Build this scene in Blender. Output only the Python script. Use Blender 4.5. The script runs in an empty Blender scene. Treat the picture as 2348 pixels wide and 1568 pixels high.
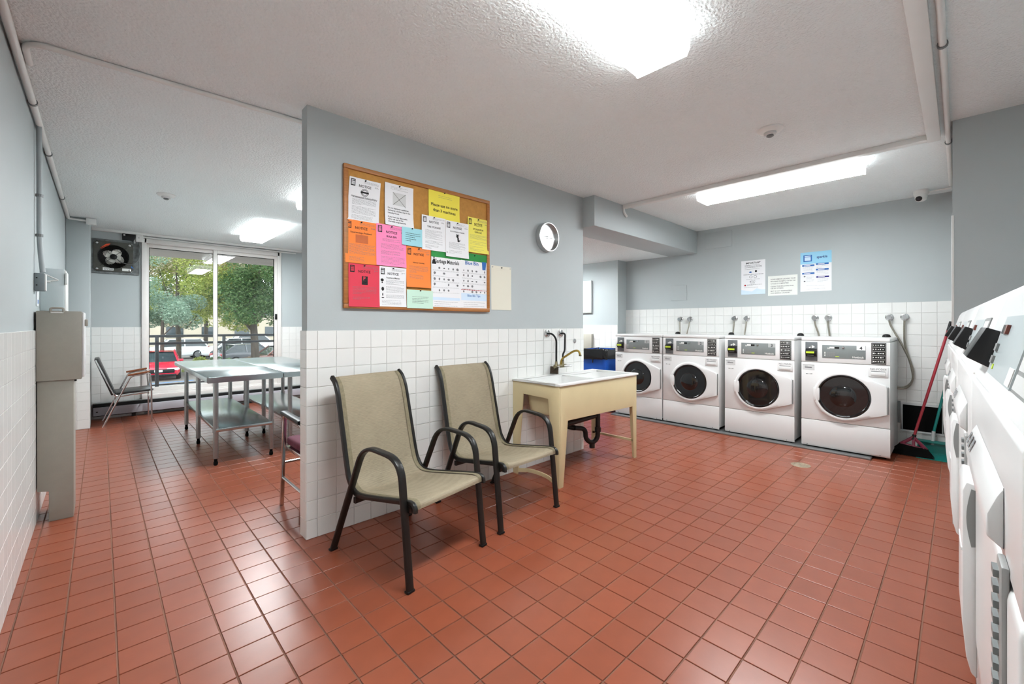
import bpy, bmesh, math, random
from mathutils import Vector, Matrix
PI = math.pi
R = random.Random(7)
SC = bpy.context.scene
COL = SC.collection

# ------------------------------------------------------------------ camera
F_PX, HOR = 983.0, 745.0            # focal length and horizon row for a 2348 x 1568 frame
CAM_H = 1.238
YAW = math.radians(43.78)           # +Y lies this far left of the view direction
cam_d = bpy.data.cameras.new('camera')
cam_d.sensor_fit = 'HORIZONTAL'; cam_d.sensor_width = 36.0
cam_d.lens = 36.0 * F_PX / 2348.0
cam_d.shift_y = -(784.0 - HOR) / 2348.0
cam_d.clip_start = 0.02; cam_d.clip_end = 400
cam = bpy.data.objects.new('camera', cam_d); COL.objects.link(cam)
cam.location = (0, 0, CAM_H); cam.rotation_euler = (PI / 2, 0, -YAW)
SC.camera = cam

# ------------------------------------------------------------------ sky, exposure
SKY_STRENGTH = 2.4
LAMP_STRENGTH = 36.0
w = bpy.data.worlds.new('overcast_sky'); SC.world = w; w.use_nodes = True
bg = w.node_tree.nodes['Background']
bg.inputs[0].default_value = (0.86, 0.93, 1.0, 1); bg.inputs[1].default_value = SKY_STRENGTH
SC.view_settings.view_transform = 'Standard'
SC.view_settings.look = 'None'
SC.view_settings.gamma = 1.0
SC.view_settings.use_curve_mapping = False
SC.view_settings.exposure = 0.88

# ------------------------------------------------------------------ materials
def lin(c):
    o = []
    for x in c[:3]:
        x /= 255.0
        o.append(x / 12.92 if x <= 0.04045 else ((x + 0.055) / 1.055) ** 2.4)
    return (*o, 1.0)
MATS = {}
def mat(name, col, rough=0.5, metal=0.0, noise=None, bump=None, vary=0.0, emit=0.0, coat=0.0, trans=0.0, spec=0.5, stretch=None):
    """noise=(scale, amount) mottles the colour, bump=(scale, strength), vary = brightness change from piece to piece"""
    if name in MATS: return MATS[name]
    m = bpy.data.materials.new(name); m.use_nodes = True
    nt = m.node_tree; N = nt.nodes; L = nt.links
    b = N['Principled BSDF']
    c = lin(col)
    b.inputs['Base Color'].default_value = c
    b.inputs['Roughness'].default_value = rough
    b.inputs['Metallic'].default_value = metal
    b.inputs['Specular IOR Level'].default_value = spec
    b.inputs['Coat Weight'].default_value = coat
    b.inputs['Transmission Weight'].default_value = trans
    if emit:
        b.inputs['Emission Color'].default_value = c
        b.inputs['Emission Strength'].default_value = emit
    tc = N.new('ShaderNodeTexCoord')
    src = tc.outputs['Object']
    if stretch:
        mp = N.new('ShaderNodeMapping'); mp.inputs['Scale'].default_value = stretch
        L.new(src, mp.inputs[0]); src = mp.outputs[0]
    val = None
    if noise:
        n = N.new('ShaderNodeTexNoise'); n.inputs['Scale'].default_value = noise[0]; n.inputs['Detail'].default_value = 4
        L.new(src, n.inputs['Vector'])
        mr = N.new('ShaderNodeMapRange')
        mr.inputs[1].default_value = 0.3; mr.inputs[2].default_value = 0.7
        mr.inputs[3].default_value = 1 - noise[1]; mr.inputs[4].default_value = 1 + noise[1] * 0.6
        L.new(n.outputs[0], mr.inputs[0]); val = mr.outputs[0]
    if vary:
        oi = N.new('ShaderNodeObjectInfo'); ge = N.new('ShaderNodeNewGeometry')
        ad = N.new('ShaderNodeMath'); ad.operation = 'ADD'
        L.new(oi.outputs['Random'], ad.inputs[0]); L.new(ge.outputs['Random Per Island'], ad.inputs[1])
        fr = N.new('ShaderNodeMath'); fr.operation = 'FRACT'; L.new(ad.outputs[0], fr.inputs[0])
        mr = N.new('ShaderNodeMapRange'); mr.inputs[3].default_value = 1 - vary; mr.inputs[4].default_value = 1 + vary
        L.new(fr.outputs[0], mr.inputs[0])
        if val is None: val = mr.outputs[0]
        else:
            mu = N.new('ShaderNodeMath'); mu.operation = 'MULTIPLY'
            L.new(val, mu.inputs[0]); L.new(mr.outputs[0], mu.inputs[1]); val = mu.outputs[0]
    if val is not None:
        vm = N.new('ShaderNodeVectorMath'); vm.operation = 'SCALE'
        vm.inputs[0].default_value = c[:3]; L.new(val, vm.inputs['Scale'])
        L.new(vm.outputs[0], b.inputs['Base Color'])
    if bump:
        n2 = N.new('ShaderNodeTexNoise'); n2.inputs['Scale'].default_value = bump[0]; n2.inputs['Detail'].default_value = 3
        L.new(src, n2.inputs['Vector'])
        bp = N.new('ShaderNodeBump'); bp.inputs['Strength'].default_value = bump[1]; bp.inputs['Distance'].default_value = 0.01
        L.new(n2.outputs[0], bp.inputs['Height']); L.new(bp.outputs[0], b.inputs['Normal'])
    MATS[name] = m
    return m

PAINT   = mat('blue_grey_wall_paint', (176, 183, 184), 0.55, noise=(1.3, .03), bump=(160, .04))
CEILM   = mat('stippled_ceiling_paint', (234, 240, 240), 0.9, noise=(2, .015), bump=(75, 1.0))
WHITEP  = mat('white_gloss_paint', (228, 228, 225), 0.4, noise=(5, .02))
TILEW   = mat('white_glazed_tile', (228, 228, 225), 0.22, vary=.018, noise=(6, .015))
GROUTW  = mat('pale_grout', (214, 212, 208), 0.9, noise=(40, .05))
TILEF   = mat('terracotta_quarry_tile', (141, 74, 51), 0.30, vary=.06, noise=(9, .08), bump=(90, .015))
GROUTF  = mat('floor_grout', (140, 98, 80), 0.9, noise=(1.1, .45))
BLACKP  = mat('black_plastic', (12, 12, 13), 0.42, noise=(30, .1), spec=.35)
DARKMET = mat('dark_bronze_powder_coat', (24, 23, 21), 0.36, noise=(60, .12), spec=.4)
CHROME  = mat('chrome', (205, 205, 205), 0.14, 1.0, noise=(20, .05))
STEEL   = mat('brushed_stainless_steel', (184, 194, 195), 0.24, 1.0, noise=(4, .06), stretch=(60, 2, 2))
GALV    = mat('galvanised_leg_steel', (160, 164, 164), 0.38, 1.0, noise=(18, .08))
GREYM   = mat('grey_enamel', (120, 124, 124), 0.45, noise=(20, .05))
WOOD    = mat('oak_frame_wood', (168, 108, 52), 0.45, noise=(9, .22), stretch=(1, 12, 12))
ARMWOOD = mat('varnished_arm_wood', (128, 72, 40), 0.4, noise=(9, .25), stretch=(2, 20, 20))
APPW    = mat('appliance_white_enamel', (222, 222, 221), 0.28, noise=(3, .012), coat=.2)
APPG    = mat('appliance_light_grey', (206, 207, 206), 0.4, noise=(6, .02))
INK     = mat('black_ink', (28, 28, 30), 0.8, noise=(50, .2))
INKG    = mat('grey_ink', (120, 120, 122), 0.8, noise=(50, .2))
RUBBER  = mat('black_rubber', (9, 9, 9), 0.85, noise=(40, .15), spec=.15)

# ------------------------------------------------------------------ mesh helpers
class M:
    def __init__(s): s.v = []; s.f = []
    def add(s, vs, fs):
        o = len(s.v); s.v += [tuple(p) for p in vs]; s.f += [tuple(i + o for i in f) for f in fs]; return s
    def box(s, x0, x1, y0, y1, z0, z1):
        vs = [(x, y, z) for z in (z0, z1) for y in (y0, y1) for x in (x0, x1)]
        return s.add(vs, [(0, 2, 3, 1), (4, 5, 7, 6), (0, 1, 5, 4), (2, 6, 7, 3), (0, 4, 6, 2), (1, 3, 7, 5)])
    def obox(s, c, ax, ay, az):
        """box about c with half-axis vectors"""
        c, ax, ay, az = map(Vector, (c, ax, ay, az))
        vs = [c + ax * i + ay * j + az * k for k in (-1, 1) for j in (-1, 1) for i in (-1, 1)]
        return s.add(vs, [(0, 2, 3, 1), (4, 5, 7, 6), (0, 1, 5, 4), (2, 6, 7, 3), (0, 4, 6, 2), (1, 3, 7, 5)])
    def prism(s, poly, axis, a, b):
        """polygon (p, q) extruded along axis from a to b; axis x: (y,z), y: (x,z), z: (x,y)"""
        n = len(poly)
        def P(p, q, t): return {'x': (t, p, q), 'y': (p, t, q), 'z': (p, q, t)}[axis]
        vs = [P(p, q, a) for p, q in poly] + [P(p, q, b) for p, q in poly]
        fs = [tuple(range(n - 1, -1, -1)), tuple(range(n, 2 * n))]
        fs += [(i, (i + 1) % n, n + (i + 1) % n, n + i) for i in range(n)]
        return s.add(vs, fs)
    def tube(s, path, r, n=8, closed=False, prof=None, up=None, caps=True):
        """sweep a circle (or profile list of (a,b)) along path; r may be a list"""
        P = [Vector(p) for p in path]; m = len(P)
        T = []
        for i in range(m):
            if closed: t = P[(i + 1) % m] - P[i - 1]
            else: t = P[min(i + 1, m - 1)] - P[max(i - 1, 0)]
            T.append(t.normalized())
        u = Vector(up) if up else (Vector((0, 0, 1)) if abs(T[0].z) < .9 else Vector((1, 0, 0)))
        rs = r if isinstance(r, (list, tuple)) else [r] * m
        pr = prof or [(math.cos(2 * PI * k / n), math.sin(2 * PI * k / n)) for k in range(n)]
        k = len(pr); vs = []
        for i in range(m):
            a = (u - T[i] * u.dot(T[i])).normalized(); b = T[i].cross(a)
            if not up: u = a
            for (p, q) in pr: vs.append(P[i] + (a * p + b * q) * rs[i])
        fs = []
        for i in range(m if closed else m - 1):
            j = (i + 1) % m
            for q in range(k): fs.append((i * k + q, i * k + (q + 1) % k, j * k + (q + 1) % k, j * k + q))
        if not closed and caps: fs += [tuple(range(k - 1, -1, -1)), tuple((m - 1) * k + q for q in range(k))]
        return s.add(vs, fs)
    def lathe(s, prof, o=(0, 0, 0), axis='z', n=20):
        """profile (radius, height) turned round an axis through o"""
        vs = []
        for r, h in prof:
            for k in range(n):
                a = 2 * PI * k / n; c, d = r * math.cos(a), r * math.sin(a)
                p = {'z': (c, d, h), 'x': (h, c, d), 'y': (d, h, c)}[axis]
                vs.append((p[0] + o[0], p[1] + o[1], p[2] + o[2]))
        m = len(prof); fs = []
        for i in range(m - 1):
            for k in range(n): fs.append((i * n + k, i * n + (k + 1) % n, (i + 1) * n + (k + 1) % n, (i + 1) * n + k))
        if prof[0][0] > 1e-6: fs.append(tuple(range(n - 1, -1, -1)))
        if prof[-1][0] > 1e-6: fs.append(tuple((m - 1) * n + k for k in range(n)))
        return s.add(vs, fs)
    def grid(s, fn, nu, nv):
        vs = [fn(i / nu, j / nv) for j in range(nv + 1) for i in range(nu + 1)]
        fs = [(j * (nu + 1) + i, j * (nu + 1) + i + 1, (j + 1) * (nu + 1) + i + 1, (j + 1) * (nu + 1) + i) for j in range(nv) for i in range(nu)]
        return s.add(vs, fs)
    def mesh(s, name, m, smooth=None, bevel=0, seg=2):
        me = bpy.data.meshes.new(name)
        me.from_pydata([tuple(p) for p in s.v], [], s.f)
        if bevel:
            bm = bmesh.new(); bm.from_mesh(me)
            bmesh.ops.remove_doubles(bm, verts=bm.verts, dist=1e-5)
            bmesh.ops.recalc_face_normals(bm, faces=bm.faces)
            es = [e for e in bm.edges if len(e.link_faces) == 2 and e.calc_face_angle(0) > .5]
            bmesh.ops.bevel(bm, geom=es, offset=bevel, segments=seg, profile=.5, affect='EDGES', clamp_overlap=True)
            bm.to_mesh(me); bm.free()
        elif smooth:
            bm = bmesh.new(); bm.from_mesh(me); bmesh.ops.remove_doubles(bm, verts=bm.verts, dist=1e-6)
            bmesh.ops.recalc_face_normals(bm, faces=bm.faces); bm.to_mesh(me); bm.free()
        if m: me.materials.append(m)
        if smooth or bevel:
            me.polygons.foreach_set('use_smooth', [True] * len(me.polygons))
            me.set_sharp_from_angle(angle=smooth if smooth and smooth is not True else math.radians(38))
        me.update()
        return me
    def build(s, name, m, parent=None, loc=(0, 0, 0), rot=(0, 0, 0), smooth=None, bevel=0, seg=2):
        o = bpy.data.objects.new(name, s.mesh(name, m, smooth, bevel, seg))
        COL.objects.link(o); o.location = loc; o.rotation_euler = rot
        if parent: o.parent = parent
        return o

def tag(o, label, cat, group=None):
    o['label'] = label; o['category'] = cat
    if group: o['group'] = group
    return o
def struct(o): o['kind'] = 'structure'; return o
def thing(name, label, cat, loc=(0, 0, 0), rz=0.0, group=None):
    o = bpy.data.objects.new(name, None); COL.objects.link(o)
    o.empty_display_size = .1
    o.location = loc; o.rotation_euler = (0, 0, rz)
    return tag(o, label, cat, group)
def dup(root, loc, rz=0.0, label=None):
    r = root.copy(); COL.objects.link(r); r.location = loc; r.rotation_euler = (0, 0, rz)
    if label: r['label'] = label
    def kids(a, b):
        for ch in a.children:
            c = ch.copy(); COL.objects.link(c); c.parent = b
            kids(ch, c)
    kids(root, r)
    return r
def bbox(name, m, parent, x0, x1, y0, y1, z0, z1, bevel=.004, seg=2):
    return M().box(x0, x1, y0, y1, z0, z1).build(name, m, parent, bevel=bevel, seg=seg)
def arc(c, r, a0, a1, n, plane='xz', off=0.0):
    out = []
    for i in range(n + 1):
        a = a0 + (a1 - a0) * i / n; p, q = c[0] + r * math.cos(a), c[1] + r * math.sin(a)
        out.append({'xz': (p, off, q), 'yz': (off, p, q), 'xy': (p, q, off)}[plane])
    return out
def smoothpath(pts, n=6):
    """Catmull-Rom through the points"""
    P = [Vector(p) for p in pts]; out = []
    for i in range(len(P) - 1):
        a, b, c, d = P[max(i - 1, 0)], P[i], P[i + 1], P[min(i + 2, len(P) - 1)]
        for k in range(n):
            t = k / n
            out.append(.5 * ((2 * b) + (c - a) * t + (2 * a - 5 * b + 4 * c - d) * t * t + (3 * b - a - 3 * c + d) * t ** 3))
    out.append(P[-1]); return out
def fillet(pts, r, n=5):
    """polyline with rounded corners"""
    P = [Vector(p) for p in pts]; out = [P[0]]
    for i in range(1, len(P) - 1):
        a = (P[i - 1] - P[i]); b = (P[i + 1] - P[i])
        d = min(r, a.length * .49, b.length * .49)
        s, e = P[i] + a.normalized() * d, P[i] + b.normalized() * d
        for k in range(n + 1):
            t = k / n; out.append(s * (1 - t) ** 2 + P[i] * 2 * t * (1 - t) + e * t * t)
    out.append(P[-1]); return out

# flat lettering: every string is turned into a mesh once, size 1
TXT = {}
def text_geo(s):
    if s in TXT: return TXT[s]
    cu = bpy.data.curves.new('lettering', 'FONT'); cu.body = s; cu.size = 1.0; cu.resolution_u = 2; cu.offset = .018
    ob = bpy.data.objects.new('lettering', cu); COL.objects.link(ob)
    bpy.context.view_layer.update()
    dg = bpy.context.evaluated_depsgraph_get()
    ev = ob.evaluated_get(dg); me = ev.to_mesh()
    vs = [(v.co.x, v.co.y) for v in me.vertices]; fs = [tuple(p.vertices) for p in me.polygons]
    ev.to_mesh_clear()
    bpy.data.objects.remove(ob); bpy.data.curves.remove(cu)
    wd = max((v[0] for v in vs), default=0)
    TXT[s] = (vs, fs, wd); return TXT[s]
for _s in ['NOTICE', 'BULK BIN', 'TIRE STORAGE', 'STORAGE IN', 'GARAGE', 'Please use no more', 'than 3 machines', 'Experiencing a Problem?',
           'Harassment & Violence Policy', 'Resident Memo', 'Garbage Materials', 'Blue Bin', 'Blue Bin Tips', 'P', 'sparkle', 'IMPORTANT',
           'NO PODS!!', 'Huebsch', '1', '2', '3', '4', '10', 'CNF500', 'PLEASE REMOVE LAUNDRY FROM', 'MACHINES PROMPTLY AFTER THE',
           'CYCLE IS COMPLETED', 'CLEAN THE MACHINES FOR', 'USE BY OTHERS', 'Do not leave any appliances,', 'dishwares, clothes, toys in the',
           'Laundry Room.', 'If you have any disposable', 'items call one of the', 'charitable organizations.', 'VEHICLE TOWING', 'DOG OWNERS & WALKERS']:
    text_geo(_s)

# ================================================================== ROOM SHELL
CE = 2.51                                   # ceiling height
XL, XW, YB, YWIN = -0.30, 5.85, -0.75, 7.85   # left wall, washer wall, wall behind dryers, window wall
PX0, PX1, PY0, PY1 = 0.858, 3.48, 2.604, 2.695  # partition

def px(p):
    """where a point falls in the frame (only to choose which tiles are big enough to be pieces)"""
    fx, fy = math.sin(YAW), math.cos(YAW)
    d = p[0] * fx + p[1] * fy
    if d < .15: return None
    return 1174 + F_PX * (p[0] * fy - p[1] * fx) / d, HOR - F_PX * (p[2] - CAM_H) / d, d

def plate(su, sv, t, plane, side, ch=.0012):
    """a tile: chamfered plate, its face pointing to `side` along the plane normal"""
    a, b = su / 2, sv / 2; m = M(); vs = []
    for (x, y, h) in ((a, b, 0), (a, b, t - ch), (a - ch, b - ch, t)):
        for sx, sy in ((-1, -1), (1, -1), (1, 1), (-1, 1)):
            u, v, n = sx * x, sy * y, h * side
            vs.append({'z': (u, v, n), 'y': (u, n, v), 'x': (n, u, v)}[plane])
    fs = [(8, 9, 10, 11)] + [(r * 4 + i, r * 4 + (i + 1) % 4, r * 4 + 4 + (i + 1) % 4, r * 4 + 4 + i) for r in (0, 1) for i in range(4)]
    if (side < 0) != (plane == 'y'): fs = [tuple(reversed(f)) for f in fs]
    return m.add(vs, fs)

def tile_field(parent, rects, pu, pv, au, av, joint, plane, level, side, t, m, name='tile', limit=300, hidden=None):
    """tiles on a grid through (au, av) clipped to rects; the largest in view become pieces, the rest one mesh"""
    full = plate(pu - joint, pv - joint, t, plane, side).mesh(name, m)
    cells = []
    for (u0, u1, v0, v1) in rects:
        i0, i1 = math.floor((u0 - au) / pu), math.ceil((u1 - au) / pu)
        j0, j1 = math.floor((v0 - av) / pv), math.ceil((v1 - av) / pv)
        for i in range(i0, i1):
            for j in range(j0, j1):
                a0, a1 = max(au + i * pu, u0), min(au + (i + 1) * pu, u1)
                b0, b1 = max(av + j * pv, v0), min(av + (j + 1) * pv, v1)
                if a1 - a0 < joint * 2.5 or b1 - b0 < joint * 2.5: continue
                uc, vc = (a0 + a1) / 2, (b0 + b1) / 2
                P = {'z': (uc, vc, level), 'y': (uc, level, vc), 'x': (level, uc, vc)}[plane]
                q = px(P); sc = 0
                if q and -60 < q[0] < 2408 and -60 < q[1] < 1628: sc = 1 / q[2] ** 2
                if hidden and hidden(uc, vc): sc = 0
                cells.append((sc, P, (a1 - a0 - joint) / (pu - joint), (b1 - b0 - joint) / (pv - joint)))
    cells.sort(key=lambda c: -c[0])
    rest = M(); k = 0
    for sc, P, su, sv in cells:
        s3 = {'z': (su, sv, 1), 'y': (su, 1, sv), 'x': (1, su, sv)}[plane]
        if sc > 0 and k < limit:
            o = bpy.data.objects.new(name, full); COL.objects.link(o); o.parent = parent
            o.location = P; o.scale = s3; k += 1
        else:
            o0 = len(rest.v)
            rest.v += [(v.co.x * s3[0] + P[0], v.co.y * s3[1] + P[1], v.co.z * s3[2] + P[2]) for v in full.vertices]
            rest.f += [tuple(i + o0 for i in p.vertices) for p in full.polygons]
    if rest.v:
        o = rest.build('far_tiles', m, parent); o['kind'] = 'stuff'

# ---- floor
floor = struct(M().box(XL - .1, XW + .1, YB - .1, YWIN + .1, -.12, -.004).build('floor', GROUTF))
tile_field(floor, [(XL, XW, YB, YWIN)], .152, .150, .955, 1.607, .006, 'z', -.006, 1, .006, TILEF,
           hidden=lambda u, v: (v > 2.7 and u > .95 and v < u * 2.6) or (v < -.03 and u > .5))
# ---- ceiling
struct(M().box(XL - .1, XW + .1, YB - .1, YWIN + .1, CE, CE + .12).build('ceiling', CEILM))
# ---- walls (painted), each with a grout bed and tiles below
def grout(parent, x0, x1, y0, y1, z0, z1): return M().box(x0, x1, y0, y1, z0, z1).build('grout_bed', GROUTW, parent)
TP = .1095
wl = struct(M().box(XL - .12, XL, YB, YWIN, 0, CE).build('wall_left', PAINT))
grout(wl, XL, XL + .004, YB, 7.2, 0, 1.205)
tile_field(wl, [(YB, 7.2, 0, 1.205)], TP, TP, 3.94, 0, .0026, 'x', XL, 1, .008, TILEW)
wp = struct(M().box(PX0, PX1, PY0, PY1, 0, CE).build('wall_partition', PAINT))
grout(wp, PX0 - .004, PX1, PY0 - .004, PY0, 0, 1.205)
grout(wp, PX0 - .004, PX0, PY0, PY1 + .004, 0, 1.205)
tile_field(wp, [(PX0 - .008, PX1, 0, 1.205)], TP, TP, PX0 + .055, 0, .0026, 'y', PY0, -1, .008, TILEW, limit=288)
tile_field(wp, [(PY0, PY1 + .006, 0, 1.205)], TP, TP, PY0 - .003, 0, .0026, 'x', PX0, -1, .008, TILEW, limit=12)
ww = struct(M().box(XW, XW + .12, YB, 3.62, 0, CE).build('wall_washers', PAINT))
grout(ww, XW - .004, XW, .03, 3.62, 0, 1.468)
tile_field(ww, [(.03, 3.62, 0, 1.468)], TP, TP, .148, 1.468 - 14 * TP, .0026, 'x', XW, -1, .008, TILEW,
           hidden=lambda u, v: v < 1.02 and u > .46)
# block wall beside the dryers
wr = struct(M().box(3.83, XW, YB, .03, 0, CE).build('wall_right', PAINT))
struct(M().box(3.826, 3.842, .022, .034, 1.18, 1.92).build('trim_1', WHITEP, bevel=.002))
# pier and lowered ceiling behind the beam
wn = struct(M().box(5.62, XW + .12, 3.56, 5.2, 0, 2.215).build('wall_niche', PAINT))
grout(wn, 5.616, 5.62, 3.56, 5.2, 0, 1.238)
tile_field(wn, [(3.56, 5.2, 0, 1.238)], TP, TP, 3.56, 1.238 - 12 * TP, .0026, 'x', 5.62, -1, .008, TILEW,
           hidden=lambda u, v: u > 4.3)
struct(M().box(PX1, XW, 2.467, 2.866, 2.21, CE).build('ceiling_beam', PAINT, bevel=.006))
struct(M().box(2.95, XW, 2.866, 5.2, 2.215, CE).build('ceiling_lowered', CEILM))
struct(M().box(2.95, XW, 5.2, 5.3, 0, CE).build('wall_niche_back', PAINT))
struct(M().box(2.83, 2.95, PY1, YWIN, 0, CE).build('wall_table_room', PAINT))
struct(M().box(XL, 3.83, YB - .12, YB, 0, CE).build('wall_behind_dryers', PAINT))
# faint access panels painted over
for nm, y0, y1, z0, z1 in (('access_panel', 2.61, 2.83, 1.58, 1.79), ('access_panel', 2.02, 2.36, 2.25, 2.46)):
    o = bbox(nm, PAINT, None, XW - .008, XW - .0005, y0, y1, z0, z1, .002)
    tag(o, 'square access panel painted over, above washer 1' if z0 < 2 else 'painted access panel high in the corner under the ceiling by the beam', 'access panel')

# ---- window wall with the patio-type slider
WX0, WX1, WZ0, WZ1 = .434, 2.143, .27, 2.41
wv = struct(M().box(XL, WX0, YWIN, YWIN + .16, 0, CE).box(WX1, 2.83, YWIN, YWIN + .16, 0, CE)
            .box(WX0, WX1, YWIN, YWIN + .16, WZ1, CE).box(WX0, WX1, YWIN, YWIN + .16, 0, WZ0 - .02).build('wall_window', PAINT))
grout(wv, -.094, WX0, YWIN - .004, YWIN, 0, 1.208); grout(wv, 2.17, 2.83, YWIN - .004, YWIN, 0, 1.208)
tile_field(wv, [(-.094, WX0 - .004, 0, 1.208), (2.17, 2.83, 0, 1.208)], TP, TP, WX0, 1.208 - 12 * TP, .0026, 'y', YWIN, -1, .008, TILEW)
wq = struct(M().box(XL, -.094, 7.2, YWIN, 0, CE).build('wall_pier', PAINT, bevel=.01))
grout(wq, XL, -.096, 7.196, 7.2, 0, 1.208)
tile_field(wq, [(XL + .008, -.098, 0, 1.208)], TP, TP, -.098, 1.208 - 12 * TP, .0026, 'y', 7.2, -1, .008, TILEW)

WFR = mat('white_window_frame', (226, 222, 218), .45, noise=(8, .03))
glass = bpy.data.materials.new('window_glass'); glass.use_nodes = True
_n = glass.node_tree.nodes; _l = glass.node_tree.links; _n.clear()
_o = _n.new('ShaderNodeOutputMaterial'); _mx = _n.new('ShaderNodeMixShader'); _t = _n.new('ShaderNodeBsdfTransparent'); _g = _n.new('ShaderNodeBsdfGlossy')
_f = _n.new('ShaderNodeFresnel'); _f.inputs[0].default_value = 1.5
_nz = _n.new('ShaderNodeTexNoise'); _nz.inputs[0 if False else 'Scale'].default_value = 2.0
_rr = _n.new('ShaderNodeMapRange'); _rr.inputs[3].default_value = .005; _rr.inputs[4].default_value = .02
_l.new(_nz.outputs[0], _rr.inputs[0]); _l.new(_rr.outputs[0], _g.inputs['Roughness'])
_t.inputs[0].default_value = (.95, .97, .96, 1)
_l.new(_f.outputs[0], _mx.inputs[0]); _l.new(_t.outputs[0], _mx.inputs[1]); _l.new(_g.outputs[0], _mx.inputs[2]); _l.new(_mx.outputs[0], _o.inputs[0])

win = bpy.data.objects.new('window_1', None); COL.objects.link(win); struct(win)
def wb(name, m, *a, par=win, bv=.003): return M().box(*a).build(name, m, par, bevel=bv)
wb('window_frame', WFR, WX0 - .03, WX0 + .022, YWIN - .03, YWIN + .12, WZ0 - .02, WZ1 + .03)
wb('window_frame', WFR, WX1 - .03, WX1 + .025, YWIN - .03, YWIN + .12, WZ0 - .02, WZ1 + .03)
wb('window_frame', WFR, WX0, WX1, YWIN - .03, YWIN + .12, WZ1 - .03, WZ1 + .03)
wb('window_sill', WFR, WX0 - .03, WX1 + .03, YWIN - .07, YWIN + .16, WZ0 - .06, WZ0)
wb('track', WFR, WX0, WX1, YWIN + .0, YWIN + .10, WZ0, WZ0 + .025)
def sash(x0, x1, y, left):
    o = wb('sash', WFR, x0, x0 + .05, y, y + .035, WZ0 + .025, WZ1 - .03)
    wb('sash_rail', WFR, x1 - .05, x1, y, y + .035, WZ0 + .025, WZ1 - .03, par=o)
    wb('sash_rail', WFR, x0 + .05, x1 - .05, y, y + .035, WZ0 + .025, WZ0 + .085, par=o)
    wb('sash_rail', WFR, x0 + .05, x1 - .05, y, y + .035, WZ1 - .08, WZ1 - .03, par=o)
    M().box(x0 + .05, x1 - .05, y + .015, y + .019, WZ0 + .085, WZ1 - .08).build('pane', glass, o)
    g = RUBBER
    for a, b in ((x0 + .05, x0 + .056), (x1 - .056, x1 - .05)): M().box(a, b, y + .004, y + .03, WZ0 + .085, WZ1 - .08).build('gasket', g, o)
    M().box(x0 + .05, x1 - .05, y + .004, y + .03, WZ1 - .086, WZ1 - .08).build('gasket', g, o)
    return o
s1 = sash(WX0 + .002, 1.297, YWIN + .055, True)
s2 = sash(1.235, WX1 - .02, YWIN + .012, False)
M().box(WX1 - .062, WX1 - .03, YWIN - .008, YWIN + .012, 1.33, 1.42).build('latch', BLACKP, s2, bevel=.003)

# white boxed channel along the ceiling over the window
o = bbox('cable_channel', WHITEP, None, -.094, 2.83, YWIN - .06, YWIN, 2.475, CE, .004)
tag(o, 'long white boxed channel along the ceiling above the window', 'cable channel')

# ---- baseboard heater under the window
HEATC = mat('heater_cover_enamel', (186, 186, 194), .45, noise=(6, .05))
t = thing('baseboard_heater', 'long grey metal baseboard heater under the window', 'heater', (0, 0, 0))
M().box(-.08, 2.82, YWIN - .10, YWIN - .009, .045, .205).build('body', BLACKP, t, bevel=.004)
M().prism([(YWIN - .115, .055), (YWIN - .101, .055), (YWIN - .101, .165), (YWIN - .115, .16)], 'x', -.075, 2.82).build('front_cover', HEATC, t, bevel=.003)
M().box(-.08, 2.82, YWIN - .10, YWIN - .009, .207, .214).build('top_plate', GREYM, t, bevel=.002)
M().box(-.05, -.03, YWIN - .1175, YWIN - .115, .10, .112).build('screw', DARKMET, t)
for xx in (.3, 1.2, 2.1, 2.7): M().box(xx, xx + .04, YWIN - .09, YWIN - .03, 0, .045).build('foot', BLACKP, t)

# ================================================================== CEILING FIXTURES
DIFF = bpy.data.materials.new('lit_prismatic_diffuser'); DIFF.use_nodes = True
_b = DIFF.node_tree.nodes['Principled BSDF']
_b.inputs['Base Color'].default_value = (.9, .9, .9, 1); _b.inputs['Emission Color'].default_value = (.93, .98, 1.0, 1)
_N = DIFF.node_tree.nodes; _L = DIFF.node_tree.links
_ge = _N.new('ShaderNodeNewGeometry'); _sx = _N.new('ShaderNodeSeparateXYZ'); _L.new(_ge.outputs['True Normal'], _sx.inputs[0])
_ab = _N.new('ShaderNodeMath'); _ab.operation = 'ABSOLUTE'; _L.new(_sx.outputs['Z'], _ab.inputs[0])
_r = _N.new('ShaderNodeMapRange'); _r.inputs[1].default_value = .6; _r.inputs[3].default_value = LAMP_STRENGTH * .06; _r.inputs[4].default_value = LAMP_STRENGTH
_L.new(_ab.outputs[0], _r.inputs[0]); _L.new(_r.outputs[0], _b.inputs['Emission Strength'])

def fixture(label, cx, cy, along, width=.26, length=1.22, top=CE):
    t = thing('ceiling_light', label, 'ceiling light', (cx, cy, top), 0 if along == 'x' else PI / 2, 'fluorescent ceiling fixtures')
    h, a, b = .085, length / 2, width / 2
    M().box(-a + .01, a - .01, -b + .015, b - .015, -.03, 0).build('housing', WHITEP, t, bevel=.003)
    prof = [(-b, -.03), (-b, -.06), (-b + .012, -h), (b - .012, -h), (b, -.06), (b, -.03)]
    M().prism([(p, q) for p, q in prof], 'x', -a + .012, a - .012).build('diffuser', DIFF, t)
    for s in (-1, 1):
        x = s * a
        M().prism([(-b - .003, -.0), (-b - .003, -.062), (-b + .010, -h - .003), (b - .010, -h - .003), (b + .003, -.062), (b + .003, 0)], 'x', min(x, x - s * .011), max(x, x - s * .011)).build('end_cap', DIFF, t)
    return t
fixture('large ceiling light in the foreground, its far end above the chairs', 1.252, .95, 'x')
fixture('long ceiling light over the row of washers', 4.22, 1.12, 'y')
fixture('ceiling light nearest the window, over the steel tables', 1.555, 6.39, 'y', .29)
fixture('ceiling light mostly hidden behind the top left of the partition wall', 1.585, 4.08, 'y', .29)
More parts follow.
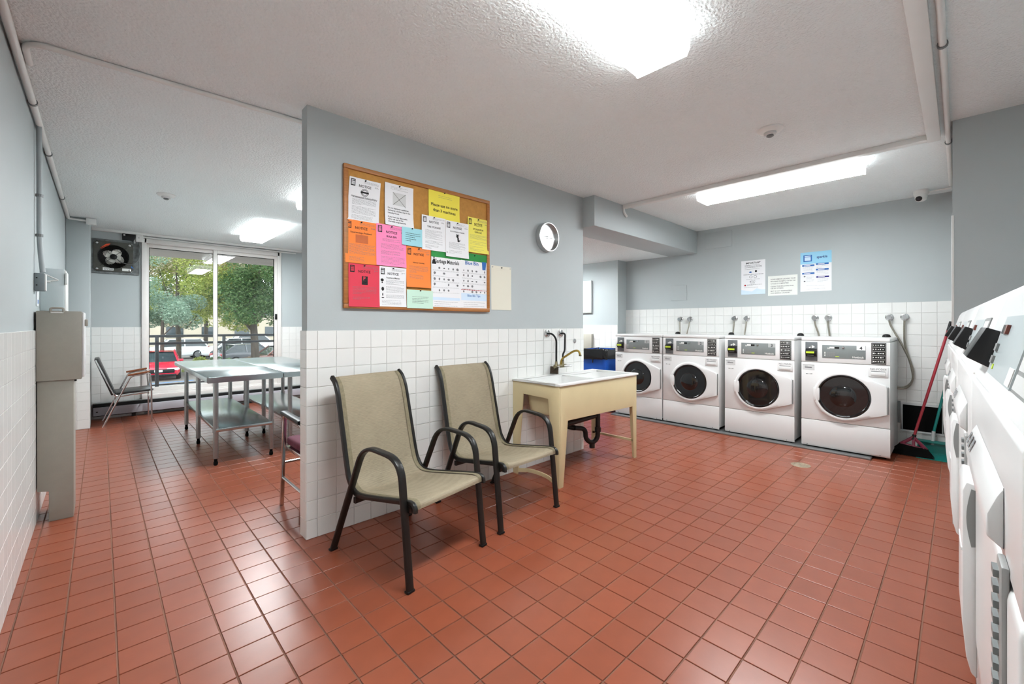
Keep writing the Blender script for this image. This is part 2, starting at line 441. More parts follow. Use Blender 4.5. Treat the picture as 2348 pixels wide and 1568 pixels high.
fixture('ceiling light in the niche behind the partition wall', 4.68, 4.5, 'y', top=2.215)

def detector(label, x, y):
    t = thing('heat_detector', label, 'detector', (x, y, CE), 0, 'ceiling heat detectors')
    M().lathe([(.075, 0), (.075, -.008), (.062, -.018), (.045, -.022), (.0, -.022)], n=24).build('base', WHITEP, t, smooth=True)
    M().lathe([(.036, -.02), (.036, -.034), (.03, -.038), (.0, -.038)], n=20).build('collar', APPG, t, smooth=True)
    M().lathe([(.02, -.038), (.022, -.046), (.012, -.052), (0, -.052)], n=16).build('sensor', GREYM, t, smooth=True)
detector('round ceiling detector above the open floor before the washers', 3.139, .851)
detector('round ceiling detector above the steel tables room', .457, 5.35)

# security dome camera
t = thing('security_camera', 'white turret security camera at the ceiling over the last washer', 'camera', (5.60, .25, CE))
M().lathe([(.055, 0), (.055, -.035), (.045, -.05), (0, -.05)], n=24).build('base', WHITEP, t, smooth=True)
bl = M(); bl.lathe([(.0, -.045), (.025, -.042), (.04, -.03), (.046, 0), (.04, .03), (.025, .042), (0, .045)], n=20)
bl.build('ball', WHITEP, t, (-.012, 0, -.062), smooth=True)
ln = M().lathe([(.024, 0), (.024, .012), (.019, .014), (0, .014)], n=18)
ln.build('lens_ring', BLACKP, t, (-.042, .012, -.082), (0, math.radians(-115), math.radians(-15)), smooth=True)
M().lathe([(.009, .0), (.009, .017), (0, .018)], n=12).build('lens', mat('lens_glass', (60, 60, 66), .1), t, (-.042, .012, -.082), (0, math.radians(-115), math.radians(-15)))
M().tube(fillet([(.03, -.05, -.02), (.04, -.14, -.012), (.03, -.2, -.012)], .04), .008, 8).build('cable', WHITEP, t, smooth=True)

# surface raceways and conduits
def conduit(name, label, path, r, m, clips=(), cat='conduit'):
    t = thing(name, label, cat, (0, 0, 0))
    M().tube(path, r, 10).build('pipe', m, t, smooth=True)
    for (p, d) in clips:
        c = M().tube([Vector(p) - Vector(d) * .008, Vector(p) + Vector(d) * .008], r * 1.35, 12)
        c.build('clip', GREYM, t)
    return t
o = bbox('cable_raceway', WHITEP, None, 3.985, 4.045, .15, 2.467, CE - .035, CE, .003); tag(o, 'white ceiling raceway running past the light over the washers', 'raceway')
M().tube(fillet([(4.0, 2.466, 2.50), (4.0, 2.458, 2.43), (4.04, 2.45, 2.39)], .02), .013, 8).build('drop', WHITEP, o)
o = bbox('cable_raceway', WHITEP, None, YB * 0 - .3, 4.045, .085, .15, CE - .04, CE, .003); tag(o, 'white ceiling raceway along the right of the ceiling toward the washers', 'raceway')
conduit('ceiling_conduit', 'painted pipe clamped along the right edge of the ceiling', [(-.3, .052, CE - .016), (5.5, .052, CE - .016)], .014, WHITEP,
        [((x, .052, CE - .016), (1, 0, 0)) for x in (1.2, 2.72, 4.2)])
rp = [(XL + .02, -.7, CE - .02), (XL + .02, 2.6, CE - .02)]
conduit('ceiling_conduit', 'painted conduit along the top of the left wall', [(XL + .022, -.7, CE - .022), (XL + .022, 7.18, CE - .022)], .016, WHITEP,
        [((XL + .022, y, CE - .022), (0, 1, 0)) for y in (3.6, 4.6, 6.1)])
o = conduit('ceiling_raceway', 'flat white raceway bending off the left wall across the ceiling to the partition',
        fillet([(XL + .05, 3.1, CE - .012), (XL + .05, 2.86, CE - .012), (-.05, 2.86, CE - .012), (PX0 + .1, 2.825, CE - .012)], .18, 8), .013, WHITEP)
M().box(XL + .05, PX0 + .1, 2.832, 2.87, CE - .024, CE).build('cover', WHITEP, o, bevel=.003) if False else None
conduit('wall_conduit', 'grey conduit dropping down the left wall to the switch box', fillet([(XL + .02, 3.97, CE - .03), (XL + .02, 3.99, 2.3), (XL + .02, 4.0, 1.75), (XL + .035, 3.985, 1.57)], .12), .013, mat('painted_conduit', (164, 172, 174), .5, noise=(9, .05)),
        [((XL + .02, 3.995, 2.05), (0, 0, 1)), ((XL + .02, 3.995, 1.8), (0, 0, 1))])
o = conduit('window_conduit', 'thin white conduit on the wall over the window frame', [(.42, YWIN - .02, 2.455), (2.4, YWIN - .02, 2.455)], .011, WHITEP)
o = bbox('junction_box', WHITEP, None, -.13, -.04, 7.14, 7.196, CE - .075, CE - .005, .004); tag(o, 'small white junction box at the ceiling corner left of the fan', 'junction box')
conduit('pier_conduit', 'short white conduit along the pier under the ceiling', [(XL + .03, 7.175, CE - .03), (-.13, 7.175, CE - .035)], .011, WHITEP)

# ================================================================== LEFT WALL EQUIPMENT
TAUPE = mat('taupe_powder_coat', (152, 148, 138), .5, noise=(30, .03), bump=(200, .03))
t = thing('payment_kiosk', 'taupe metal payment kiosk on a pedestal against the left wall', 'kiosk', (XL + .009, 3.94, 0))
M().box(0, .20, 0, .34, .888, 1.326).build('cabinet', TAUPE, t, bevel=.004)
M().prism([(.003, .888), (.003, .2), (.053, .19), (.053, 0), (.163, 0), (.163, .888)], 'y', .02, .30).build('pedestal', TAUPE, t, bevel=.003)
M().box(.201, .213, .01, .33, .90, 1.32).build('front_panel', APPW, t, bevel=.004)
M().box(.213, .228, .02, .06, 1.23, 1.275).build('lock', TAUPE, t, bevel=.004)
M().tube(fillet([(.062, -.004, 1.318), (.062, -.004, 1.345), (.118, -.004, 1.345), (.118, -.004, 1.318)], .01), .006, 8).build('handle', TAUPE, t, smooth=True)
M().box(.062, .118, -.003, .004, 1.313, 1.322).build('handle_slot', WHITEP, t)
M().box(.165, .175, .05, .09, .872, .888).build('bolt', BLACKP, t)

o = M().box(0, .115, 0, .34, 1.335, 1.625).build('electrical_panel', mat('pale_blue_enamel', (200, 210, 212), .45, noise=(5, .03)), None, (XL, 4.30, 0), bevel=.004)
tag(o, 'pale blue electrical cabinet on the left wall behind the kiosk', 'electrical panel')
M().box(.1145, .122, .01, .33, 1.34, 1.62).build('door', WHITEP, o, bevel=.002)
M().box(.118, .13, -.008, .02, 1.52, 1.60).build('hinge', WHITEP, o, bevel=.003)
M().tube(fillet([(.02, -.012, 1.585), (.09, -.012, 1.545), (.02, -.012, 1.535)], .01), .004, 6).build('hook', WHITEP, o)
M().box(.016, .05, -.02, -.0, 1.527, 1.54).build('hook_base', WHITEP, o, bevel=.003)
o = M().box(0, .045, 0, .08, 1.45, 1.56).build('switch_box', mat('grey_box_enamel', (120, 130, 134), .5, noise=(30, .05)), None, (XL + .0005, 3.94, 0), bevel=.004)
tag(o, 'small grey metal switch box on the left wall above the kiosk', 'switch box')
M().box(.045, .050, .004, .076, 1.454, 1.556).build('cover_plate', WHITEP, o, bevel=.001)
for z in (1.485, 1.53): M().lathe([(.004, 0), (.004, -.002), (0, -.002)], (.012, 0, z), 'y', 10).build('screw_hole', BLACKP, o)
o = M().box(0, .006, 0, .08, 1.36, 1.46).build('notice_card', mat('white_card', (232, 234, 236), .6, noise=(4, .02)), None, (XL + .0005, 4.06, 0))
tag(o, 'narrow white card with blue mark on the left wall under the switch box', 'card')
M().box(.006, .007, .02, .06, 1.375, 1.40).build('print', mat('blue_ink', (70, 120, 190), .7, noise=(9, .1)), o)

# ================================================================== EXHAUST FAN over the window's left
DKPL = mat('dark_fan_plate', (84, 84, 78), .45, .6, noise=(14, .25))
t = thing('exhaust_fan', 'dark square exhaust fan with four metal blades left of the window', 'fan', (.14, YWIN - .001, 2.15))
CAULK = mat('grey_mortar', (118, 122, 122), .95, noise=(25, .35), bump=(60, .5))
m = M(); 
for a in ((-.235, .235, -.012, 0, .2, .228), (-.235, .235, -.012, 0, -.232, -.2), (-.235, -.2, -.012, 0, -.2, .2), (.17, .235, -.012, 0, -.2, .2)): m.box(*a)
m.build('mortar_surround', CAULK, t, bevel=.004)
ring_n = 36
# plate with a round hole
hole, pw, ph = .155, .195, .2
m = M(); vs = []; fs = []
cx0 = -.02
for k in range(ring_n):
    a = 2 * PI * k / ring_n; c, s_ = math.cos(a), math.sin(a)
    q = 1 / max(abs(c) / pw, abs(s_) / ph)
    vs += [(cx0 + c * hole, -.022, s_ * hole), (cx0 + c * q, -.022, s_ * q), (cx0 + c * q, -.004, s_ * q), (cx0 + c * hole * .97, .004, s_ * hole * .97)]
for k in range(ring_n):
    a, b = k * 4, ((k + 1) % ring_n) * 4
    fs += [(a, a + 1, b + 1, b), (a + 1, a + 2, b + 2, b + 1), (a + 3, a, b, b + 3)]
m.add(vs, fs).build('plate', DKPL, t)
M().lathe([(hole * .97, .0008), (0, .0008)], (cx0, -.004, 0), 'y', 30).build('back_disc', BLACKP, t)
for rr in [.155 - .012 * k for k in range(7)]:
    M().tube([(cx0 + rr * math.cos(2 * PI * k / 36), -.034, rr * math.sin(2 * PI * k / 36)) for k in range(36)], .0022, 5, closed=True).build('guard_ring', DARKMET, t)
for k in range(4):
    a = PI / 4 + k * PI / 2
    M().tube([(cx0 + .03 * math.cos(a), -.036, .03 * math.sin(a)), (cx0 + .185 * math.cos(a), -.032, .185 * math.sin(a))], .0025, 5).build('guard_arm', DARKMET, t)
BLADE = mat('aluminium_blade', (206, 204, 196), .45, .6, noise=(12, .1))
for k in range(4):
    a = PI / 4 + .25 + k * PI / 2; ca, sa = math.cos(a), math.sin(a)
    def bl_(u, v):
        r = .03 + .085 * v; wd = .05 * math.sin(PI * (.18 + .72 * v)) ** .7; tq = (u - .5) * 2
        p, q = r * (1 - .06 * tq * tq), tq * wd
        return (cx0 + ca * p - sa * q, -.016 - tq * .008, sa * p + ca * q)
    M().grid(bl_, 5, 6).build('blade', BLADE, t, smooth=True)
M().lathe([(.036, -.014), (.036, -.034), (.028, -.04), (0, -.04)], (cx0, 0, 0), 'y', 20).build('hub', BLACKP, t, smooth=True)
for sx in (-1, 1):
    for sz in (-1, 1): M().lathe([(.014, -.022), (.013, -.028), (.006, -.029), (.006, -.026), (0, -.026)], (cx0 + sx * .16, 0, sz * .17), 'y', 14).build('bolt', CHROME, t)
M().prism([(-.15, .11), (-.09, .165), (-.05, .175), (-.07, .14), (-.10, .125), (-.13, .09)], 'y', -.0235, -.0222).build('orange_mark', mat('orange_sticker', (238, 82, 40), .6, noise=(20, .1)), t)
lab = M().box(-.125, -.02, -.0236, -.0222, -.185, -.15).build('label_plate', WHITEP, t)
M().box(.065, .155, -.0236, -.0222, -.182, -.148).build('label_plate', WHITEP, t)
M().prism([(.155, -.13), (.185, -.145), (.155, -.105)], 'y', -.0236, -.0222).build('blue_mark', mat('blue_sticker', (40, 110, 190), .6, noise=(20, .1)), t)
def put_text(mm, s, size, fn, align='c', x=0.0, y=0.0, maxw=None):
    vs, fs, wd = text_geo(s)
    if maxw and wd * size > maxw: kx = maxw / wd
    else: kx = size
    ox = {'c': -wd * kx / 2, 'l': 0, 'r': -wd * kx}[align]
    mm.add([fn(x + ox + v[0] * kx, y + v[1] * size) for v in vs], fs); return mm
put_text(M(), 'CNF500', .026, lambda u, v: (-.072 + u, -.0241, -.177 + v)).build('lettering', INK, lab)
# speed controller, box and cables
o = M().box(0, .13, -.045, 0, 0, .085).build('fan_control', BLACKP, None, (.205, YWIN, 2.39), bevel=.004); tag(o, 'black control box above the exhaust fan', 'control box')
M().box(.012, .03, -.0462, -.045, .055, .075).build('label_plate', WHITEP, o)
o = M().box(0, .075, -.05, 0, 0, .1).build('junction_box', WHITEP, None, (.345, YWIN, 2.38), bevel=.004); tag(o, 'white junction box at the top left corner of the window', 'junction box')
M().lathe([(.006, -.05), (.005, -.053), (0, -.053)], (.03, 0, .055), 'y', 10).build('screw', GREYM, o)
o = M().tube([(.33, YWIN - .03, 2.42), (.33, YWIN - .035, 2.35)], .014, 10).build('flex_connector', CHROME, None, smooth=True); tag(o, 'short metal connector hanging under the black fan control box', 'connector')
o = M().tube(smoothpath([(.375, YWIN - .03, 2.382), (.385, YWIN - .04, 2.25), (.36, YWIN - .05, 2.12), (.29, YWIN - .055, 2.06), (.2, YWIN - .052, 2.08), (.155, YWIN - .045, 2.12)], 8), .0055, 8).build('cable', mat('grey_cable', (96, 98, 98), .5, noise=(20, .1)), None, smooth=True)
tag(o, 'grey cable curving from the junction box to the fan hub', 'cable')

# ================================================================== SLING CHAIRS
SLING = bpy.data.materials.new('olive_tan_sling_mesh'); SLING.use_nodes = True
def _weave(m, c1, c2, s1, rough=.75):
    nt = m.node_tree; N = nt.nodes; L = nt.links; b = N['Principled BSDF']; b.inputs['Roughness'].default_value = rough
    tc = N.new('ShaderNodeTexCoord'); mp = N.new('ShaderNodeMapping'); mp.inputs['Scale'].default_value = (30, 1, 1)
    w1 = N.new('ShaderNodeTexWave'); w1.bands_direction = 'Z'; w1.inputs['Scale'].default_value = s1; w1.inputs['Distortion'].default_value = 1.2
    nz = N.new('ShaderNodeTexNoise'); nz.inputs['Scale'].default_value = 4; nz.inputs['Detail'].default_value = 6
    n3 = N.new('ShaderNodeTexNoise'); n3.inputs['Scale'].default_value = 260
    L.new(tc.outputs['Object'], w1.inputs['Vector']); L.new(tc.outputs['Object'], nz.inputs['Vector'])
    mp.inputs['Scale'].default_value = (.15, 1, 1); L.new(tc.outputs['Object'], mp.inputs[0]); L.new(mp.outputs[0], n3.inputs['Vector'])
    mx = N.new('ShaderNodeMix'); mx.data_type = 'RGBA'; mx.inputs[6].default_value = lin(c1); mx.inputs[7].default_value = lin(c2)
    a = N.new('ShaderNodeMath'); a.operation = 'MULTIPLY'; L.new(nz.outputs[0], a.inputs[0]); L.new(n3.outputs[0], a.inputs[1])
    a2 = N.new('ShaderNodeMath'); a2.operation = 'MULTIPLY_ADD'; a2.inputs[1].default_value = .10; L.new(w1.outputs[0], a2.inputs[0]); L.new(a.outputs[0], a2.inputs[2])
    mr = N.new('ShaderNodeMapRange'); mr.inputs[1].default_value = .15; mr.inputs[2].default_value = .65; L.new(a2.outputs[0], mr.inputs[0])
    L.new(mr.outputs[0], mx.inputs[0]); L.new(mx.outputs[2], b.inputs['Base Color'])
    bp = N.new('ShaderNodeBump'); bp.inputs['Strength'].default_value = .25; bp.inputs['Distance'].default_value = .002
    L.new(n3.outputs[0], bp.inputs['Height']); L.new(bp.outputs[0], b.inputs['Normal'])
_weave(SLING, (156, 143, 120), (118, 107, 88), 38)
HEM = mat('sling_hem', (128, 118, 94), .8, noise=(60, .2))

def rrect(a, b, r=.006, n=2):
    out = []
    for (sx, sy, a0) in ((1, 1, 0), (-1, 1, PI / 2), (-1, -1, PI), (1, -1, 1.5 * PI)):
        for k in range(n + 1):
            t_ = a0 + PI / 2 * k / n; out.append((sx * (a - r) + r * math.cos(t_), sy * (b - r) + r * math.sin(t_)))
    return out
def sling_chair(label, loc, rz):
    t = thing('sling_chair', label, 'chair', loc, rz, 'stackable sling patio chairs')
    side = [(0, 0), (.066, .60), (.355, .622), (.64, 0)]
    for s in (-1, 1):
        x = s * .262
        p = fillet([(x, y, z) for y, z in side], .10, 7)
        M().tube(p, 1, prof=rrect(.019, .0095), up=(1, 0, 0)).build('side_frame', DARKMET, t, smooth=math.radians(50))
        for (y, z) in ((0, 0), (.64, 0)):
            M().box(x - .021, x + .021, y - .012 + (0 if y == 0 else -.004), y + .012 + (.004 if y == 0 else 0), 0, .012).build('foot_cap', BLACKP, t, bevel=.003)
    prof = [(-.012, .372), (-.008, .396), (.02, .408), (.10, .398), (.25, .374), (.40, .352), (.465, .356), (.512, .395), (.54, .47), (.585, .66), (.622, .82), (.64, .875), (.662, .915), (.695, .943)]
    sp = smoothpath([(0, y, z) for y, z in prof], 4)
    n = len(sp) - 1
    def hw(i): return .238 - .012 * (i / n)
    def fn(u, v):
        i = v * n; p = sp[int(round(i))]; x = (u * 2 - 1) * hw(i)
        e = (1 - (u * 2 - 1) ** 2)
        yy, zz = p.y, p.z
        if i / n < .5: zz -= .014 * e * min(1, i / n * 6)
        else: yy += .016 * e * (1 - abs(i / n - .8))
        return (x, yy, zz)
    M().grid(fn, 10, n).build('sling', SLING, t, smooth=True)
    for s in (-1, 1):
        M().tube([(s * (hw(i) + .006), p.y + (.006 if i / n > .55 else 0), p.z - (.008 if i / n < .55 else 0)) for i, p in enumerate(sp)], 1, prof=rrect(.010, .013, .004), up=(1, 0, 0)).build('sling_rail', DARKMET, t, smooth=math.radians(50))
        hm = M(); hm.grid(lambda u, v: (lambda i, q: (s * (hw(i) - .002 - .028 * u), q.y - (.0012 if i / n > .5 else 0), q.z + (.0018 if i / n < .5 else 0)))(v * n, sp[int(round(v * n))]), 1, n)
        hm.build('hem', HEM, t, smooth=True)
        M().tube([(s * .245, .497, .345), (s * .262, .485, .335)], .01, 8).build('bracket', DARKMET, t)
    for (y, z) in ((.030, .372), (.455, .312)):
        M().tube([(-.25, y, z), (.25, y, z)], 1, prof=rrect(.016, .011, .004), up=(0, 0, 1)).build('cross_bar', DARKMET, t, smooth=math.radians(50))
    return t
sling_chair('olive tan sling chair nearest the camera, turned slightly toward the room', (1.29, 1.803, 0), math.radians(9.8))
sling_chair('olive tan sling chair between the other sling chair and the sink', (1.975, 1.888, 0), math.radians(1.5))

# ================================================================== LAUNDRY SINK
BEIGE = mat('beige_enamel', (212, 195, 153), .4, noise=(5, .04), bump=(120, .02))
BASIN = mat('white_tub_plastic', (236, 236, 234), .3, noise=(4, .015))
t = thing('laundry_sink', 'beige laundry sink with a white double tub against the tiled wall', 'sink', (2.50, 2.088, 0))
M().prism([(0, 0), (.045, 0), (.10, .50), (1.045, .485), (1.075, 0), (1.11, 0), (1.11, .772), (0, .772)], 'y', 0, .012).build('apron', BEIGE, t, bevel=.003)
endp = [(0, 0), (.05, 0), (.115, .665), (.385, .675), (.45, 0), (.505, 0), (.505, .772), (0, .772)]
M().prism(endp, 'x', -.004, .008).build('end_panel', BEIGE, t, bevel=.003)
M().prism([(0, 0), (.04, 0), (.075, .52), (.43, .52), (.465, 0), (.505, 0), (.505, .772), (0, .772)], 'x', 1.102, 1.114).build('end_panel', BEIGE, t, bevel=.003)
M().tube(smoothpath([(.004, .05, .03), (.03, .15, .045), (.035, .27, .05), (.03, .36, .045), (.004, .46, .03)], 4), 1, prof=rrect(.016, .004, .002), up=(0, 0, 1)).build('stretcher', BEIGE, t)
M().tube([(1.108, .02, .155), (1.108, .49, .155)], 1, prof=rrect(.012, .006, .003), up=(0, 0, 1)).build('stretcher', BEIGE, t)
rim = M(); z0, z1 = .772, .79
for a in ((-.012, 1.125, -.014, .03, z0, z1), (-.012, 1.125, .425, .507, z0, z1), (-.012, .035, .03, .425, z0, z1), (1.08, 1.125, .03, .425, z0, z1), (.54, .58, .03, .425, z0 - .02, z1 - .008)): rim.box(*a)
rimo = rim.build('tub_rim', BASIN, t, bevel=.004)
for (a, b) in ((.033, .542), (.578, 1.082)):
    def bowl(u, v, a=a, b=b):
        # superellipse bowl, u around, v rim to centre
        th = 2 * PI * u; k = [0, .02, .06, .12, .3, 1][int(round(v * 5))]; d = [0, .10, .20, .245, .262, .268][int(round(v * 5))]
        c_, s_ = math.cos(th), math.sin(th); e = .45
        X = math.copysign(abs(c_) ** e, c_); Y = math.copysign(abs(s_) ** e, s_)
        return ((a + b) / 2 + X * (b - a) / 2 * (1 - k), .2275 + Y * .2 * (1 - k), z0 + .004 - d)
    M().grid(bowl, 40, 5).build('tub', BASIN, t, smooth=True)
    def shell(u, v, a=a, b=b):
        p = bowl(u, v); cx, cy = (a + b) / 2, .2275
        return (cx + (p[0] - cx) * 1.02, cy + (p[1] - cy) * 1.04, p[2] - .008)
    M().grid(shell, 40, 5).build('tub_shell', BEIGE, t, smooth=True)
ABS = mat('black_abs_pipe', (26, 25, 25), .4, noise=(30, .15))
dr = M()
dr.tube(fillet([(.83, .235, .51), (.83, .235, .19), (.775, .26, .145), (.715, .29, .19), (.715, .29, .285), (.62, .34, .30)], .05), .022, 12)
for p in ((.83, .235, .44), (.83, .235, .27)): dr.tube([Vector(p) - Vector((0, 0, .02)), Vector(p) + Vector((0, 0, .02))], .029, 12)
dr.tube([(.80, .245, .40), (.66, .27, .385), (.30, .30, .365)], .024, 12)
dr.tube([(.30, .30, .47), (.30, .30, .36)], .024, 12)
dr.tube([(.62, .34, .30), (.55, .49, .315)], .024, 12)
dr.tube([(.775, .26, .145), (.775, .26, .105)], .026, 12)
dr.build('drain_pipe', ABS, t, smooth=True)

# faucet piped from the wall
BRASS = mat('tarnished_brass', (168, 142, 72), .35, .9, noise=(30, .2))
OLDMET = mat('tarnished_valve_metal', (132, 124, 98), .4, .8, noise=(40, .3))
t = thing('wall_faucet', 'old brass faucet on two black pipes above the laundry sink', 'faucet', (3.02, 2.596, .80))
for (fx, path) in ((-.096, [(-.096, 0, .36), (-.096, -.07, .36), (-.06, -.085, .31), (-.062, -.085, .10)]), (.095, [(.095, 0, .36), (.095, -.06, .36), (.062, -.085, .32), (.058, -.085, .2), (.03, -.085, .17), (.03, -.085, .09)])):
    M().tube(fillet(path, .03), .0085, 10).build('supply_pipe', BLACKP, t, smooth=True)
    M().lathe([(.036, 0), (.034, -.012), (.018, -.02), (.012, -.02)], (fx, 0, .36), 'y', 20).build('flange', CHROME, t, smooth=True)
for x in (-.062, .03): M().lathe([(.018, .055), (.018, .075), (.013, .085), (.011, .11)], (x, -.085, 0), 'z', 12).build('union_nut', OLDMET, t, smooth=True)
M().tube([(-.085, -.085, .065), (.07, -.085, .065)], .016, 12).build('valve_body', OLDMET, t, smooth=True)
for x, s in ((-.062, -1), (.04, 1)):
    M().tube([(x, -.095, .065), (x + s * .04, -.155, .068)], [.012, .007], 10).build('lever', CHROME, t, smooth=True)
M().tube(fillet([(.0, -.085, .075), (.0, -.095, .13), (.045, -.20, .205), (.06, -.245, .21), (.066, -.255, .165)], .03), .0095, 10).build('spout', BRASS, t, smooth=True)
M().lathe([(.0125, .16), (.0125, .172)], (.066, -.255, 0), 'z', 12).build('aerator', OLDMET, t)
M().box(-.05, -.035, -.09, -.003, -.004, .06).box(-.05, .02, -.03, -.003, -.004, .055).build('bracket', mat('rusty_bracket', (72, 60, 46), .7, .3, noise=(40, .35)), t, bevel=.002)
o = M().lathe([(.022, 0), (.021, -.006), (.012, -.009), (0, -.009)], (0, 0, 0), 'y', 18).build('pipe_cap', CHROME, None, (3.33, 2.596, 1.083), smooth=True)
tag(o, 'small round chrome cap on the tiles above the right end of the sink', 'pipe cap')

# ================================================================== STAINLESS TABLES
def steel_table(label, x0, x1, y0, y1):
    t = thing('steel_worktable', label, 'table', (x0, y0, 0), 0, 'stainless folding tables')
    W, L = x1 - x0, y1 - y0; top, sh = .79, .325
    M().box(0, W, 0, L, top - .002, top).build('tabletop', STEEL, t) if False else None
    ed = .012
    M().prism([(0, top - .045), (ed, top - .055), (ed + .004, top - .055), (ed + .004, top - .004), (W - ed - .004, top - .004), (W - ed - .004, top - .055), (W - ed, top - .055), (W, top - .045), (W, top - .006), (W - .006, top), (.006, top), (0, top - .006)], 'y', 0, L).build('tabletop', STEEL, t, bevel=.0015, seg=1)
    for yy in (0, L - .004): M().prism([(.002, top - .044), (ed, top - .054), (W - ed, top - .054), (W - .002, top - .044), (W - .002, top - .006), (.002, top - .006)], 'y', yy - (.001 if yy == 0 else -.001), yy + .004).build('edge_flange', STEEL, t)
    for y in (.09, L * .5 - .08, L - .33):
        for x in (.08, W - .08):
            lg = M().tube([(x, y, .06), (x, y, top - .05)], .0205, 16).build('leg', GALV, t, smooth=True)
            M().tube([(x, y, sh - .035), (x, y, sh + .015)], .0245, 16).build('collar', GALV, lg, smooth=True)
            M().lathe([(.011, 0), (.017, .008), (.017, .03), (.013, .034), (.013, .062)], (x, y, 0), 'z', 12).build('foot', RUBBER, lg, smooth=True)
    M().box(.075, W - .075, .06, L - .30, sh - .03, sh).build('undershelf', STEEL, t, bevel=.004)
    return t
steel_table('stainless steel worktable in front of the window, the one nearer the left wall', .65, 1.25, 4.45, 6.67)
steel_table('stainless steel worktable behind the partition edge, right of the other table', 1.262, 1.862, 4.47, 6.69)

# ================================================================== WOOD-ARMED CHAIR by the window
VINYL = mat('black_vinyl', (34, 33, 33), .4, noise=(40, .15))
t = thing('wood_arm_chair', 'chrome frame chair with black seat and wooden arms by the window', 'chair', (.215, 7.42, 0))
for s in (-1, 1):
    y = s * .265
    M().tube(fillet([(-.20, y, 0), (.05, y, .595), (.235, y, .63), (.25, y, .40), (.252, y, 0)], .035), 1, prof=rrect(.011, .009, .004), up=(0, 1, 0)).build('side_frame', CHROME, t, smooth=math.radians(50))
    M().tube([(.025, y, .612), (.235, y, .646)], 1, prof=rrect(.024, .011, .006), up=(0, 1, 0)).build('armrest', ARMWOOD, t, smooth=math.radians(50))
    M().tube(fillet([(.23, y * .9, .38), (-.09, y * .9, .355), (-.265, y * .9, .815)], .05), .0095, 8).build('back_tube', CHROME, t, smooth=True)
M().prism([(-.085, .372), (.27, .395), (.275, .42), (-.09, .40)], 'y', -.225, .225).build('seat', VINYL, t, bevel=.008)
M().prism([(-.125, .37), (-.085, .385), (-.235, .83), (-.278, .82)], 'y', -.232, .232).build('backrest', VINYL, t, bevel=.008)
M().tube([(.245, -.265, .30), (.245, .265, .30)], .009, 8).build('cross_bar', CHROME, t, smooth=True)
M().tube([(-.09, -.265, .27), (-.09, .265, .27)], .009, 8).build('cross_bar', CHROME, t, smooth=True)

# burgundy chair tucked behind the partition
BURG = mat('burgundy_fabric', (98, 38, 58), .85, noise=(50, .2), bump=(300, .2))
t = thing('burgundy_chair', 'chrome chair with burgundy seat half hidden behind the partition wall', 'chair', (1.16, 3.0, 0))
for s in (-1, 1):
    x = s * .265
    M().tube(fillet([(x, .22, 0), (x, .155, .63), (x, -.20, .615), (x * 1.0, -.24, .45), (x, -.17, 0)], .04), 1, prof=rrect(.013, .009, .004), up=(1, 0, 0)).build('side_frame', CHROME, t, smooth=math.radians(50))
    M().tube([(x, .17, .645), (x, -.18, .632)], 1, prof=rrect(.022, .012, .006), up=(1, 0, 0)).build('armrest', BLACKP, t, smooth=math.radians(50))
    M().tube([(x, .20, .20), (x, -.20, .20)], .009, 8).build('side_bar', CHROME, t)
M().box(-.235, .235, -.20, .22, .41, .47).build('seat', BURG, t, bevel=.02, seg=3)
M().box(-.245, .245, -.19, .2, .385, .41).build('seat_frame', CHROME, t, bevel=.004)
M().box(-.235, .235, -.275, -.225, .50, .86).build('backrest', BURG, t, bevel=.018, seg=3)
M().tube([(-.265, .19, .30), (.265, .19, .30)], .009, 8).build('cross_bar', CHROME, t)
for s in (-1, 1): M().tube([(s * .2, -.215, .40), (s * .2, -.245, .60)], .01, 8).build('back_stay', CHROME, t)

# ================================================================== WASHERS
PANG = mat('grey_control_panel', (124, 130, 130), .35, noise=(9, .04))
READG = mat('reader_plate_grey', (98, 102, 104), .4, noise=(9, .05))
LIME = mat('lime_display', (196, 220, 60), .4, noise=(40, .05))
DGLASS = mat('dark_door_glass', (22, 22, 23), .06, noise=(6, .15), coat=.5)
DGLASS2 = mat('door_glass_reflection', (92, 91, 88), .12, noise=(9, .25), coat=.4)  # lighter grey stands in for reflections in the dark door glass
WINK = mat('white_ink', (232, 232, 228), .6, noise=(30, .03))
MIDG = mat('mid_grey_plastic', (132, 133, 132), .45, noise=(9, .05))
def outline_r(poly, c, th):
    """distance from c to the outline in direction th"""
    dx, dz = math.cos(th), math.sin(th); best = 9
    for i in range(len(poly)):
        (x1, z1), (x2, z2) = poly[i], poly[(i + 1) % len(poly)]
        ex, ez = x2 - x1, z2 - z1; den = dx * ez - dz * ex
        if abs(den) < 1e-9: continue
        t_ = ((x1 - c[0]) * ez - (z1 - c[1]) * ex) / den; s_ = ((x1 - c[0]) * dz - (z1 - c[1]) * dx) / den
        if t_ > 0 and -1e-6 <= s_ <= 1 + 1e-6: best = min(best, t_)
    return best
def ring_plate(c, rin, poly, layers, n=72):
    """annular plate between a circle and an outline; layers = list of (0 inner..1 outer, inset, y)"""
    m = M(); vs = []; k = len(layers)
    for i in range(n):
        th = 2 * PI * i / n; ro = outline_r(poly, c, th)
        for (w_, ins, y) in layers:
            r = rin + (ro - rin) * w_ - ins
            vs.append((c[0] + r * math.cos(th), y, c[1] + r * math.sin(th)))
    fs = [(i * k + j, i * k + j + 1, ((i + 1) % n) * k + j + 1, ((i + 1) % n) * k + j) for i in range(n) for j in range(k - 1)]
    return m.add(vs, fs)
